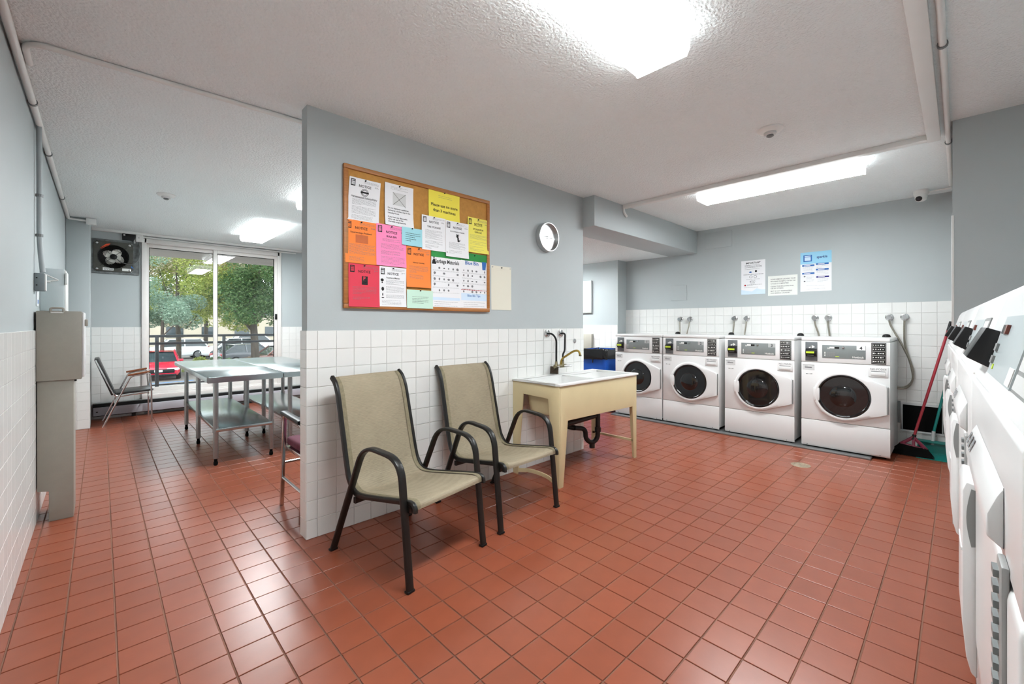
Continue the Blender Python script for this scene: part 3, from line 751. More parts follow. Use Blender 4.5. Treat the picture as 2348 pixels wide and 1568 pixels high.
def washer(label, num, yleft):
    t = thing('front_load_washer', label, 'washing machine', (5.14, yleft, .018), -PI / 2, 'front-loading washers')
    W = .681
    M().box(.002, W - .002, .014, .70, .03, 1.06).build('body', APPW, t, bevel=.006)
    M().box(.03, W - .03, .03, .66, .0, .03).build('plinth', RUBBER, t)
    M().box(0, W, 0.0, .70, 1.064, 1.097).build('top_panel', APPW, t, bevel=.008, seg=3)
    fas = M().box(0, W, 0, .0145, .852, 1.061).build('fascia', APPW, t, bevel=.004)
    fp = M().box(0, W, 0, .0145, .278, .848).build('front_panel', APPW, t, bevel=.005)
    lp = M().prism([(0.008, .012), (0, .03), (0, .274), (.0145, .274), (.0145, .012)], 'x', 0, W).build('lower_panel', APPW, t, bevel=.004)
    for x in (.05, .61): M().lathe([(.005, 0), (.004, -.002), (0, -.002)], (x, 0, .026), 'y', 10).build('screw', GREYM, lp)
    # card reader
    rd = M().box(.035, .136, -.003, 0, .861, 1.051).build('card_reader', READG, t, bevel=.001)
    M().prism([(-.003, .985), (-.030, .965), (-.034, .935), (-.012, .912), (-.003, .905)], 'x', .04, .133).build('reader_mouth', BLACKP, rd, bevel=.002)
    M().box(.047, .115, -.0345, -.0335, .938, .957).build('display', LIME, rd)
    M().box(.058, .108, -.031, -.0125, .917, .921).build('card_slot', MIDG, rd)
    cm = M()
    for k, (a, b) in enumerate(((.078, 1.0), (.09, 1.008), (.1, 1.0))):
        cm.obox((a, -.0036, b - .002), (.012, 0, .006), (0, .0006, 0), (-.003, 0, .005))
    cm.build('card_picture', WINK, rd)
    # control panel
    cp = M().box(.175, .509, -.003, 0, .898, 1.024).build('control_panel', PANG, t, bevel=.001)
    pr = M()
    for j in range(3): pr.box(.192, .202, -.0036, -.003, .915 + j * .016, .923 + j * .016)
    pr.box(.235, .272, -.0036, -.003, .992, 1.008)
    put_text(pr, '10', .022, lambda u, v: (.225 + u, -.0038, .985 + v))
    put_text(pr, 'Huebsch', .024, lambda u, v: (.452 + u, -.0036, .907 + v)); pr.build('lettering', WINK, cp)
    M().box(.274, .31, -.0042, -.003, .990, 1.008).build('display', BLACKP, cp)
    gm = M()
    for i in range(4):
        for j in range(3): gm.box(.212 + i * .017, .224 + i * .017, -.0036, -.003, .914 + j * .015, .924 + j * .015)
    gm.build('button_marks', MIDG, cp)
    M().box(.28, .31, -.0037, -.003, .912, .918).build('start_mark', LIME, cp)
    M().lathe([(.010, -.003), (.009, -.012), (0, -.013)], (.342, 0, 1.005), 'y', 14).build('knob', CHROME, cp, smooth=True)
    npz = M().box(.442, .507, -.004, -.003, .982, 1.023).build('number_plate', mat('number_plate_%s' % ('white' if num == '4' else 'grey'), (225, 226, 226) if num == '4' else (172, 174, 174), .4, noise=(8, .03)), cp)
    put_text(M(), num, .042, lambda u, v: (.4745 + u, -.0045, .988 + v)).build('lettering', INK, npz)
    # pictogram panel
    ic = M().box(.549, .654, -.003, 0, .860, 1.056).build('pictogram_panel', BLACKP, t, bevel=.002)
    g = M()
    for k in range(5):
        z = .868 + k * .0375
        for a in ((.554, .649, -.0036, -.003, z, z + .0012), (.554, .649, -.0036, -.003, z + .031, z + .0322), (.554, .5552, -.0036, -.003, z, z + .032), (.6478, .649, -.0036, -.003, z, z + .032)): g.box(*a)
        rr_ = random.Random(k)
        for q in range(5):
            x = .56 + q * .017; a_, b_ = rr_.uniform(.006, .013), rr_.uniform(.005, .012)
            g.box(x, x + a_, -.0036, -.003, z + .016 - b_ / 2, z + .016 + b_ / 2)
    g.build('pictograms', WINK, ic)
    # labels, soap drawer
    lb = M().box(.011, .112, -.0012, 0, .770, .826).build('label_plate', APPG, t)
    q = M().box(.013, .11, -.0018, -.0012, .817, .82); q.box(.03, .09, -.0018, -.0012, .79, .80); q.box(.03, .055, -.0018, -.0012, .806, .809); q.build('print', INKG, lb)
    M().box(.04, .055, -.0012, 0, .728, .734).box(.078, .094, -.0012, 0, .728, .734).box(.056, .077, -.0012, 0, .73, .732).build('vent_mark', GREYM, t)
    dw = M().box(.528, .668, -.006, 0, .742, .835).build('soap_drawer', APPW, t, bevel=.005, seg=3)
    put_text(M(), 'NO PODS!!', .023, lambda u, v: (.598 + u, -.0066, .806 + v), maxw=.118).build('lettering', INKG, dw)
    M().box(.548, .648, -.0065, -.005, .790, .797).build('drawer_slot', MIDG, dw)
    M().box(.546, .65, -.014, -.006, .756, .788).build('drawer_pull', APPW, dw, bevel=.004)
    # door
    c = (.343, .537); r = .236
    a1 = math.radians(66); poly = [(c[0] + r * math.cos(a), c[1] + r * math.sin(a)) for a in [a1 + (2 * PI - 2 * a1) * k / 40 for k in range(41)]]
    poly = [(.664, .662)] + poly + [(.664, .402)]
    dk = M()
    dm = ring_plate(c, .203, poly, [(1, 0, 0), (1, 0, -.020), (1, .006, -.027), (.45, 0, -.033), (.06, 0, -.030), (0, -.004, -.020), (0, 0, -.004)], 96)
    door = dm.build('door', APPW, t, smooth=math.radians(40))
    M().box(.6645, .672, -.018, 0, .41, .655).build('handle_edge', MIDG, door, bevel=.002)
    M().box(.108, .158, -.0315, -.001, .475, .60).build('hinge_cover', APPW, door, bevel=.004)
    M().lathe([(.204, -.012), (.200, -.026), (.194, -.027), (.190, -.018), (.180, -.008), (.150, .004)], (c[0], 0, c[1]), 'y', 56).build('glass_rim', DGLASS, door, smooth=True)
    M().lathe([(.150, .004), (.143, -.004), (.132, -.012), (.122, -.010), (.118, .0)], (c[0] - .005, 0, c[1]), 'y', 48).build('reflection_ring', DGLASS2, door, smooth=True)  # grey ring puts the drum's reflection into the colour
    M().lathe([(.118, .0), (.105, -.012), (.085, -.019), (.05, -.024), (0, -.026)], (c[0] - .005, 0, c[1]), 'y', 48).build('glass_lens', DGLASS, door, smooth=True)
    hc = M().lathe([(.034, 0), (.034, .01), (.026, .024), (.012, .03), (0, .031)], (.60, .62, 1.097), 'z', 16)
    hc.build('inlet_cap', BLACKP, t, smooth=True)
    return t
washer('white front-loading washer numbered 1, beside the blue bin', '1', 3.295)
washer('white front-loading washer numbered 2, second from the blue bin', '2', 2.598)
washer('white front-loading washer numbered 3, left neighbour of the last washer', '3', 1.853)
washer('white front-loading washer numbered 4, at the right end of the row', '4', 1.112)
o = M().box(5.075, 5.80, .56, 3.33, 0, .018).build('drip_tray', mat('grey_tray_metal', (140, 142, 142), .4, .7, noise=(7, .1)), None, bevel=.004)
tag(o, 'flat grey metal tray under the row of washers', 'tray')

# water valves and hoses above the washers
HOSE = mat('braided_steel_hose', (158, 152, 140), .35, .9, noise=(220, .3))
def valve(label, y, path):
    t = thing('water_valve', label, 'valve', (XW - .0085, y, 1.318), 0, 'wall valves above the washers')
    M().lathe([(.036, 0), (.034, -.010), (.022, -.016), (.018, -.016)], (0, 0, 0), 'x', 22).build('flange', CHROME, t, smooth=True)
    M().tube([(-.012, 0, 0), (-.045, 0, 0)], .011, 10).build('stem', CHROME, t, smooth=True)
    M().lathe([(.010, -.045), (.024, -.047), (.026, -.052), (.022, -.058), (0, -.058)], (0, 0, 0), 'x', 14).build('hand_wheel', CHROME, t, smooth=True)
    M().tube([(-.03, 0, 0), (-.03, 0, -.035)], .011, 10).build('outlet', CHROME, t, smooth=True)
    M().tube(smoothpath(path, 6), .0085, 8).build('hose', HOSE, t, smooth=True)
down = lambda dy: [(-.03, 0, -.03), (-.032, dy * .2, -.09), (-.035, dy * .7, -.17), (-.045, dy, -.26), (-.045, dy, -.36)]
for nm, y, dy in (('first wall valve from the left, above washers 1 and 2', 2.69, -.005), ('second wall valve from the left, above washers 1 and 2', 2.555, .04), ('third wall valve from the left, above washers 2 and 3', 1.982, .015),
                  ('fourth wall valve from the left, above washers 2 and 3', 1.84, .02), ('fifth wall valve from the left, above washer 4', 1.13, -.05), ('sixth wall valve from the left, above washer 4', 1.008, -.02)):
    valve('round chrome ' + nm, y, down(dy))
valve('left valve of the pair over the looping hoses at the right end', .497, [(-.03, 0, -.03), (-.04, -.02, -.10), (-.05, -.10, -.28), (-.055, -.165, -.46), (-.055, -.18, -.60), (-.055, -.14, -.70), (-.06, -.04, -.715), (-.08, .06, -.66), (-.1, .15, -.62)])
valve('rightmost valve of the pair over the looping hoses', .38, [(-.03, 0, -.03), (-.032, .002, -.15), (-.035, -.005, -.28), (-.035, -.05, -.50), (-.035, -.06, -.62), (-.035, -.01, -.695), (-.04, .06, -.70), (-.06, .16, -.64), (-.08, .26, -.6)])

# low wall vent and box by the broom
t = thing('wall_vent', 'black recessed vent opening in a white frame behind the broom', 'vent', (XW - .0085, .255, .315))
fr_ = M()
for a in ((-.155, .155, .125, .145), (-.155, .155, -.145, -.125), (-.155, -.14, -.125, .125), (.14, .155, -.125, .125)): fr_.box(-.014, 0, a[0], a[1], a[2], a[3])
fr_.build('frame', APPG, t, bevel=.002)
M().box(-.004, 0, -.14, .14, -.125, .125).build('opening', RUBBER, t)
t = thing('outlet_box', 'grey recessed utility box low on the wall beside washer 4', 'utility box', (XW - .0085, .442, .36))
M().box(-.012, 0, -.03, .06, -.11, .11).build('plate', GREYM, t, bevel=.003)
M().box(-.016, -.012, .0, .05, -.06, .06).build('socket', APPG, t, bevel=.003)

# ================================================================== DRYERS along the right
DPAN = mat('dryer_panel_grey_blue', (168, 178, 180), .3, noise=(6, .04))
DSTRIP = mat('dryer_grey_strip', (158, 158, 156), .45, .3, noise=(20, .1))
def dryer(label, x0, yf):
    t = thing('front_load_dryer', label, 'dryer', (x0 + .68, yf, 0), PI + .029, 'dryers along the right wall')
    W = .676
    M().box(0, W, .05, .64, .09, 1.135).build('body', APPW, t, bevel=.01, seg=3)
    M().box(.02, W - .02, .08, .62, 0, .09).build('plinth', RUBBER, t)
    M().box(.002, W - .002, 0, .055, .985, 1.135).build('upper_panel', APPW, t, bevel=.006, seg=3)
    M().box(.004, W - .004, .043, .052, .095, .63).build('lower_panel', APPW, t, bevel=.003)
    con = M().prism([(0, 1.139), (.012, 1.16), (.028, 1.23), (.043, 1.285), (.052, 1.303), (.075, 1.316), (.64, 1.325), (.64, 1.139)], 'x', 0, W).build('console', APPW, t, bevel=.008, seg=3)
    # slope frame for things lying on the console
    p0, p1 = Vector((0, .0135, 1.165)), Vector((0, .043, 1.285)); sl = (p1 - p0).normalized(); nr = Vector((0, -sl.z, sl.y))
    def on(x, s, h): return Vector((x, 0, 0)) + p0 + sl * s + nr * h
    def slab(name, m, xa, xb, sa, sb, h0, h1, par=con, bv=0):
        q = M(); vs = [on(x, s, h) for h in (h0, h1) for s in (sa, sb) for x in (xa, xb)]
        q.add(vs, [(0, 2, 3, 1), (4, 5, 7, 6), (0, 1, 5, 4), (2, 6, 7, 3), (0, 4, 6, 2), (1, 3, 7, 5)])
        return q.build(name, m, par, bevel=bv)
    cp = slab('control_panel', DPAN, .175, .46, -.005, .088, 0, .003)
    slab('display', BLACKP, .21, .25, .06, .074, .003, .006, cp); slab('indicator', mat('brown_lens', (110, 52, 40), .3, noise=(9, .1)), .255, .27, .06, .074, .003, .007, cp)
    for k in range(2): slab('button', MIDG, .19, .215, .012 + k * .02, .024 + k * .02, .003, .006, cp)
    slab('start_mark', LIME, .222, .234, .004, .012, .003, .004, cp)
    slab('number_plate', WINK, .415, .455, -.002, .02, .003, .004, cp)
    ic = slab('pictogram_panel', MIDG, .48, .60, -.004, .09, 0, .003)
    for k in range(4): slab('pictogram', APPG, .487, .593, .0 + k * .022, .017 + k * .022, .003, .004, ic)
    # reader hood
    hd = M().prism([(.02, 1.155), (.012, 1.153), (.034, 1.25), (.045, 1.25)], 'x', .015, .145).build('card_reader', APPG, t, bevel=.002)
    M().prism([(.030, 1.226), (.011, 1.234), (-.013, 1.182), (.017, 1.163)], 'x', .022, .138).build('reader_mouth', BLACKP, hd, bevel=.0015)
    M().box(.03, .13, -.0275, -.026, 1.20, 1.215).build('display', LIME, hd) if False else None
    # lint drawer ledge with its label
    ld = M().prism([(0, 1.068), (-.006, 1.056), (-.013, 1.036), (-.013, 1.012), (0, 1.0)], 'x', .14, .545).build('lint_drawer', APPW, t, bevel=.003, seg=2)
    tx = M(); rr_ = random.Random(3)
    for k in range(3):
        for j in range(9):
            s0 = .155 + k * .035; v = j / 9
            y_, z_ = -.0063 - .0063 * v, 1.0555 - .0185 * v
            tx.obox((s0 + .012, y_ - .0012, z_ + .0008), (.010 * rr_.uniform(.3, 1), 0, 0), (0, .0004, .0003), (0, -.0003, -.0006))
    tx.build('print', INKG, ld)
    # door, ribbed strip and pull
    dr_ = M().prism([(.0, .982), (-.002, .97), (-.002, .70), (.004, .655), (.018, .628), (.05, .618), (.05, .982)], 'x', .004, W - .004).build('door', APPW, t, bevel=.006, seg=3)
    st = M().box(.552, .592, -.006, 0, .64, 1.0).build('hinge_strip', DSTRIP, t, bevel=.002)
    tb = M()
    for k in range(22): tb.box(.554, .574, -.010, -.006, .65 + k * .0158, .6575 + k * .0158)
    tb.build('hinge_teeth', GREYM, st)
    po = M().prism([(0, .962), (-.013, .966), (-.018, .95), (-.018, .72), (-.013, .662), (-.007, .636), (0, .63)], 'x', .005, .147).build('door_pull', APPW, t, bevel=.003)
    lens = [(-.013 + .006 * (1 - math.sin(PI * k / 10)), .855 + .10 * k / 10) for k in range(11)]
    M().prism(lens + [(-.001, .953), (-.001, .857)], 'x', .1465, .148).build('pull_gap_shade', MIDG, po)  # flat grey panel stands in for the shaded gap behind the grip
    M().box(.05, .145, -.0195, -.015, .845, .85).build('pull_edge', APPW, po)
    return t
for k, nm in enumerate(('nearest dryer at the right edge of the picture', 'second dryer from the camera along the right', 'third dryer from the camera along the right', 'fourth and farthest dryer, beside the dustpan corner')):
    dryer('white ' + nm, .55 + .70 * k, -.017 + .0203 * k)

# ================================================================== BULLETIN BOARD
CORK = mat('cork', (186, 134, 66), .9, noise=(40, .10), bump=(220, .3))
t = thing('bulletin_board', 'oak-framed cork bulletin board on the partition wall', 'bulletin board', (1.645, PY0, 1.34))
BW, BH = 1.166, .883
M().box(-BW / 2 + .02, BW / 2 - .02, -.014, 0, .02, BH - .02).build('cork_panel', CORK, t)
for a in ((-BW / 2, BW / 2, 0, .028), (-BW / 2, BW / 2, BH - .028, BH), (-BW / 2, -BW / 2 + .028, .028, BH - .028), (BW / 2 - .028, BW / 2, .028, BH - .028)):
    M().prism([(a[0], a[2]), (a[1], a[2]), (a[1], a[3]), (a[0], a[3])], 'y', -.026, 0).build('frame_rail', WOOD, t, bevel=.004)

def paper(n, c): return mat(n, c, .85, noise=(3, .02))
PW, PO, PP, PR_, PY, PB, PMT = paper('white_paper', (232, 232, 234)), paper('orange_paper', (244, 134, 62)), paper('pink_paper', (250, 140, 186)), paper('red_paper', (214, 62, 82)), paper('yellow_paper', (240, 224, 84)), paper('sky_blue_paper', (158, 212, 222)), paper('mint_paper', (196, 226, 208))
PY2 = paper('lemon_paper', (238, 226, 102)); CREAM = paper('cream_paper', (224, 220, 204))
GREENP = mat('green_print', (44, 138, 66), .8, noise=(9, .05)); BLUEP = mat('blue_print', (48, 104, 176), .8, noise=(9, .05)); REDP = mat('red_print', (170, 40, 44), .8, noise=(9, .05)); PALEB = mat('pale_blue_print', (206, 224, 240), .8, noise=(9, .02))
NAVY = mat('navy_print', (44, 42, 120), .8, noise=(9, .05))

class Sheet:
    """a sheet of paper on a wall; fractions (u right, v up) of its width and height"""
    def __init__(s, label, m, x0, x1, z0, z1, y, curl=.004, skew=0.0, wall='y', name='notice_sheet', cat='notice', pins=1, group='papers on the bulletin board'):
        s.w, s.h, s.curl, s.skew, s.wall = abs(x1 - x0), z1 - z0, curl, skew, wall
        s.o = bpy.data.objects.new(name, M().grid(lambda u, v: s.P(u, v, 0), 8, 8).mesh(name, m, smooth=True)); COL.objects.link(s.o)
        s.o.location = (x0, y, z0) if wall == 'y' else (y, x0, z0)
        tag(s.o, label, cat, group)
        for k in range(pins):
            u = (.5, .06, .94)[k]; p = s.P(u, .965, 0)
            pin = M().lathe([(.0045, 0), (.0045, -.003), (.0025, -.008), (.004, -.010), (0, -.011)], (0, 0, 0), 'y', 8) if wall == 'y' else M().lathe([(.004, 0), (.004, -.004), (0, -.005)], (0, 0, 0), 'x', 8)
            pin.build('pushpin', INK if k == 0 else APPG, s.o, p)
    def P(s, u, v, lift=.0006):
        d = s.curl * (max(0, (.45 - v) / .45) ** 2 * (.35 + .65 * abs(2 * u - 1)) + .25 * max(0, (v - .8) / .2) ** 2 * abs(2 * u - 1) ** 3) + lift
        x, z = u * s.w + s.skew * (v - 1) * s.h, v * s.h
        return (x, -d, z) if s.wall == 'y' else (-d, -x, z)
    def ink(s, name, m, fn):
        q = M(); fn(q)
        if not q.v: return None
        o = q.build(name, m, s.o)
        if name in ('icons', 'bar_text', 'body_text', 'captions', 'step_bars', 'drawings', 'drawing'): o['kind'] = 'stuff'
        return o
    def rect(s, q, u0, u1, v0, v1, lift=.0007):
        q.add([s.P(u0, v0, lift), s.P(u1, v0, lift), s.P(u1, v1, lift), s.P(u0, v1, lift)], [(0, 1, 2, 3)])
    def band(s, q, u0, u1, v0, v1, lift=.0007, n=4):
        q.grid(lambda a, b: s.P(u0 + (u1 - u0) * a, v0 + (v1 - v0) * b, lift), n, n)
    def text(s, q, st, u, v, size, align='c', maxw=.9):
        put_text(q, st, size, lambda a, b: s.P(u + a / s.w, v + b / s.h, .0008), align, maxw=maxw * s.w)
    def lines(s, q, u0, u1, v1, v0, n, hgt=.0026, seed=1):
        r = random.Random(seed)
        for k in range(n):
            v = v1 + (v0 - v1) * k / max(1, n - 1); u = u0
            end = u1 if r.random() < .75 else u0 + (u1 - u0) * r.uniform(.35, .9)
            while u < end - .02:
                wd = r.uniform(.02, .075); b = min(u + wd, end)
                s.rect(q, u, b, v, v + hgt * .72 / s.h); u = b + .012
YS = PY0 - .0155
def notice(label, m, x0, x1, z0, z1, k, title=None, sub=None, lay='std', seed=1, **kw):
    s = Sheet(label, m, x0, x1, z0, z1, YS - .0030 * k, **kw)
    r = random.Random(seed)
    def blk(q):
        if title: s.text(q, title, .5, .80, .022)
        for (st, v, sz) in (sub or []): s.text(q, st, .5, v, sz, maxw=.86)
    def logo(q): s.band(q, .05, .19, .80, .96, n=2)
    def logo2(q):
        for j in range(4): s.rect(q, .07, .17, .825 + j * .022, .84 + j * .022, .0012)
        s.rect(q, .07, .17, .925, .94, .0012)
    s.ink('print', INK, blk)
    if title:
        lg = s.ink('logo', INK, logo)
        s.ink('logo_marks', m, logo2)
        s.ink('letterhead', INKG, lambda q: (s.lines(q, .45, .95, .945, .905, 3, .002, seed), s.lines(q, .82, .95, .86, .84, 2, .003, seed + 1)))
    return s
# top row
s = notice('white notice with a round stamp, top left of the bulletin board', PW, 1.099, 1.303, 1.885, 2.152, 1, 'NOTICE', [('Harassment & Violence Policy', .545, .014)], seed=2, curl=.008, skew=.06)
def stamp(q):
    for rad in (.105, .075):
        for k in range(24):
            a, b = 2 * PI * k / 24, 2 * PI * (k + 1) / 24; w_, h_ = s.w, s.h
            f = lambda an, rr: s.P(.5 + rr * math.cos(an), .685 + rr * .75 * math.sin(an), .0009)
            q.add([f(a, rad), f(b, rad), f(b, rad + .014), f(a, rad + .014)], [(0, 1, 2, 3)])
    s.rect(q, .37, .63, .665, .705)
s.ink('stamp', INK, stamp); s.ink('rule', INK, lambda q: s.rect(q, .14, .86, .535, .539))
s.ink('body_text', INKG, lambda q: (s.lines(q, .12, .88, .50, .38, 6, .0022, 3), s.lines(q, .12, .88, .33, .17, 7, .0022, 4), s.lines(q, .12, .8, .12, .04, 4, .0022, 5)))
s = notice('white sheet with a crossed-out picture, top of the bulletin board', PW, 1.330, 1.540, 1.893, 2.168, 2, seed=3, curl=.010)
s.ink('body_text', INKG, lambda q: s.lines(q, .2, .8, .93, .87, 3, .002, 3))
s.ink('picture', APPG, lambda q: s.band(q, .27, .73, .50, .80))
def cross(q):
    w_ = .008
    q.add([s.P(.27, .5, .0012), s.P(.27 + w_ * 2, .5, .0012), s.P(.73, .8, .0012), s.P(.73 - w_ * 2, .8, .0012)], [(0, 1, 2, 3)])
    q.add([s.P(.27, .8, .0012), s.P(.27 + w_ * 2, .8, .0012), s.P(.73, .48, .0012), s.P(.73 - w_ * 2, .48, .0012)], [(0, 1, 2, 3)])
    for k, st in enumerate(('Do not leave any appliances,', 'dishwares, clothes, toys in the', 'Laundry Room.')): s.text(q, st, .1, .40 - .06 * k, .0135, 'l', .82)
    for k, st in enumerate(('If you have any disposable', 'items call one of the', 'charitable organizations.')): s.text(q, st, .1, .185 - .055 * k, .0135, 'l', .78)
s.ink('print', INK, cross)
s = notice('bright yellow sheet asking to use no more than 3 machines', PY, 1.664, 1.934, 1.99, 2.20, 1, seed=4, curl=.006)
s.ink('print', INK, lambda q: (s.text(q, 'Please use no more', .5, .46, .030, maxw=.86), s.text(q, 'than 3 machines', .5, .28, .030, maxw=.74)))
s.ink('body_text', INKG, lambda q: s.lines(q, .3, .75, .84, .78, 2, .002, 3))
s = notice('white notice on tire storage, middle of the bulletin board', PW, 1.605, 1.804, 1.765, 2.006, 3, 'NOTICE', [('TIRE STORAGE', .66, .017)], seed=5, curl=.004)
s.ink('body_text', INKG, lambda q: (s.lines(q, .14, .86, .58, .34, 9, .0022, 3), s.lines(q, .14, .86, .27, .20, 3, .0022, 4), s.lines(q, .14, .7, .14, .05, 4, .0022, 5)))
s = notice('white notice with a small dog drawing', PW, 1.803, 2.012, 1.738, 2.000, 4, 'NOTICE', [('DOG OWNERS & WALKERS', .70, .0105)], seed=6, curl=.006)
def dog(q):
    f = lambda a, b: s.P(a, b, .0009)
    for (cx, cz, ra, rb) in ((.5, .60, .05, .05), (.53, .53, .035, .05), (.55, .47, .05, .03), (.47, .64, .012, .03), (.56, .64, .012, .03), (.61, .49, .012, .03)):
        pts = [f(cx + ra * math.cos(k * PI / 5), cz + rb * math.sin(k * PI / 5)) for k in range(10)]; q.add(pts, [tuple(range(10))])
s.ink('drawing', INK, dog)
s.ink('body_text', INKG, lambda q: (s.lines(q, .14, .86, .40, .24, 7, .0022, 3), s.lines(q, .14, .7, .17, .10, 3, .0022, 5)))
s = notice('yellow notice on storage in the garage, right edge of the board', PY2, 2.008, 2.214, 1.794, 2.062, 2, 'NOTICE', [('STORAGE IN', .655, .018), ('GARAGE', .575, .018)], seed=7, curl=.008)
s.ink('rule', INK, lambda q: s.rect(q, .30, .70, .775, .783))
s.ink('body_text', INKG, lambda q: (s.lines(q, .1, .9, .51, .40, 5, .0022, 3), s.lines(q, .1, .9, .32, .24, 3, .0022, 4), s.lines(q, .1, .75, .17, .06, 4, .0022, 5)))
# middle row
s = notice('orange notice asking about experiencing a problem, left edge of the board', PO, 1.069, 1.272, 1.620, 1.886, 3, 'NOTICE', [('Experiencing a Problem?', .70, .014)], seed=8, curl=.005)
s.ink('picture', mat('brown_print', (196, 104, 60), .85, noise=(9, .1)), lambda q: s.band(q, .32, .72, .48, .67))
s.ink('body_text', INKG, lambda q: (s.lines(q, .12, .95, .44, .22, 10, .0022, 3), s.lines(q, .12, .6, .14, .06, 4, .0022, 5)))
s = notice('pink notice about the bulk bin', PP, 1.268, 1.482, 1.622, 1.890, 4, 'NOTICE', [('BULK BIN', .70, .017)], seed=9, curl=.005)
s.ink('body_text', INKG, lambda q: (s.lines(q, .2, .8, .65, .60, 3, .0022, 3), s.lines(q, .15, .9, .53, .42, 5, .0022, 4), s.lines(q, .15, .8, .36, .28, 5, .0022, 4), s.lines(q, .15, .95, .22, .06, 6, .0022, 5)))
s = notice('small sky blue slip beside the pink notice', PB, 1.448, 1.605, 1.775, 1.896, 5, seed=10, curl=.004)
s.ink('print', INK, lambda q: s.lines(q, .18, .9, .68, .25, 5, .004, 11))
s = notice('orange notice on vehicle towing below the blue slip', PO, 1.485, 1.676, 1.496, 1.771, 3, 'NOTICE', [('VEHICLE TOWING', .60, .011)], seed=11, curl=.008)
s.ink('body_text', INKG, lambda q: (s.lines(q, .12, .9, .52, .36, 7, .0022, 3), s.lines(q, .12, .7, .30, .22, 4, .0022, 5)))
# bottom row
s = notice('red parking notice, bottom left of the board', PR_, 1.088, 1.290, 1.351, 1.617, 4, 'NOTICE', seed=12, curl=.006)
s.ink('parking_sign', INK, lambda q: s.band(q, .42, .61, .52, .72, n=2))
s.ink('sign_letter', PR_, lambda q: (s.text(q, 'P', .5, .625, .032), s.lines(q, .45, .58, .59, .555, 2, .003, 3)))
s.ink('body_text', INKG, lambda q: (s.lines(q, .13, .9, .46, .30, 6, .0022, 3), s.lines(q, .13, .7, .22, .17, 3, .0022, 5)))
s = notice('white resident memo with three small drawings, bottom row', PW, 1.291, 1.484, 1.358, 1.618, 3, 'NOTICE', [('Resident Memo', .705, .015)], seed=13, curl=.006)
def memo(q):
    f = lambda a, b: s.P(a, b, .0009)
    for (cx, cz, ra, rb) in ((.10, .66, .06, .035), (.10, .60, .025, .02), (.12, .44, .05, .05), (.12, .30, .02, .04), (.12, .22, .05, .012)):
        q.add([f(cx + ra * math.cos(k * PI / 5), cz + rb * math.sin(k * PI / 5)) for k in range(10)], [tuple(range(10))])
s.ink('drawings', INK, memo)
s.ink('body_text', INKG, lambda q: (s.lines(q, .24, .92, .66, .56, 5, .0022, 3), s.lines(q, .24, .92, .50, .36, 6, .0022, 6), s.lines(q, .24, .92, .29, .22, 4, .0022, 4), s.lines(q, .08, .8, .15, .05, 4, .0022, 5)))
s = notice('small mint green slip at the bottom of the board', PMT, 1.486, 1.692, 1.352, 1.478, 5, seed=14, curl=.004)
s.ink('print', INK, lambda q: s.lines(q, .2, .82, .62, .28, 5, .0028, 12))
def poster(label, x0, x1, z0, z1, k, title, tcol, seed):
    s = Sheet(label, PW, x0, x1, z0, z1, YS - .0030 * k, curl=.003, name='recycling_poster', cat='poster')
    s.ink('header_band', GREENP, lambda q: s.band(q, 0, 1, .86, 1))
    s.ink('title', tcol, lambda q: s.text(q, title, .52 if tcol is INK else .40, .765 if tcol is INK else .79, .040, maxw=.84 if tcol is INK else .66))
    r = random.Random(seed)
    def icons(q):
        for j, v in enumerate((.68, .59, .49, .40, .30)):
            for i in range(6):
                if r.random() < .2: continue
                u = .08 + i * .155; a, b = r.uniform(.02, .045), r.uniform(.012, .026)
                n = 7; q.add([s.P(u + .03 + a * math.cos(k * 2 * PI / n + r.uniform(-.3, .3)), v + b * math.sin(k * 2 * PI / n), .0009) for k in range(n)], [tuple(range(n))])
    s.ink('icons', INKG, icons)
    s.ink('captions', INKG, lambda q: [s.lines(q, .05, .95, v, v - .012, 2, .0015, int(v * 100)) for v in (.64, .545, .45, .35, .26)])
    s.ink('footer', PALEB, lambda q: s.band(q, .03, .97, .13, .18) if tcol is INK else s.band(q, .02, .98, .14, .27))
    s.ink('footer_text', INKG, lambda q: s.lines(q, .1, .9, .10, .03, 3, .0025, 7))
    return s
s = poster('garbage materials poster with small icons, bottom of the board', 1.684, 1.943, 1.362, 1.782, 2, 'Garbage Materials', INK, 21)
s.ink('bag_drawing', INK, lambda q: q.add([s.P(u, v, .001) for u, v in ((.02, .74), (.16, .74), (.13, .80), (.10, .83), (.11, .86), (.06, .86), (.08, .83), (.04, .80))], [tuple(range(8))]))
s = poster('blue bin poster, bottom right of the board', 1.944, 2.208, 1.366, 1.785, 1, 'Blue Bin', BLUEP, 22)
s.ink('bin_drawing', BLUEP, lambda q: q.add([s.P(u, v, .001) for u, v in ((.80, .72), (.92, .72), (.95, .87), (.78, .87))], [(0, 1, 2, 3)]))
s.ink('warning_line', REDP, lambda q: s.lines(q, .02, .98, .325, .325, 1, .007, 9))
s.ink('tips_title', BLUEP, lambda q: s.text(q, 'Blue Bin Tips', .48, .21, .024))

# cream sheet beside the board, taped at the corners
s = Sheet('blank cream sheet on the wall right of the bulletin board', CREAM, 2.262, 2.484, 1.361, 1.719, PY0 - .0015, curl=.003, pins=3, group=None)
s.ink('print', paper('faded_print', (212, 204, 192)), lambda q: s.lines(q, .25, .75, .93, .90, 2, .003, 3))

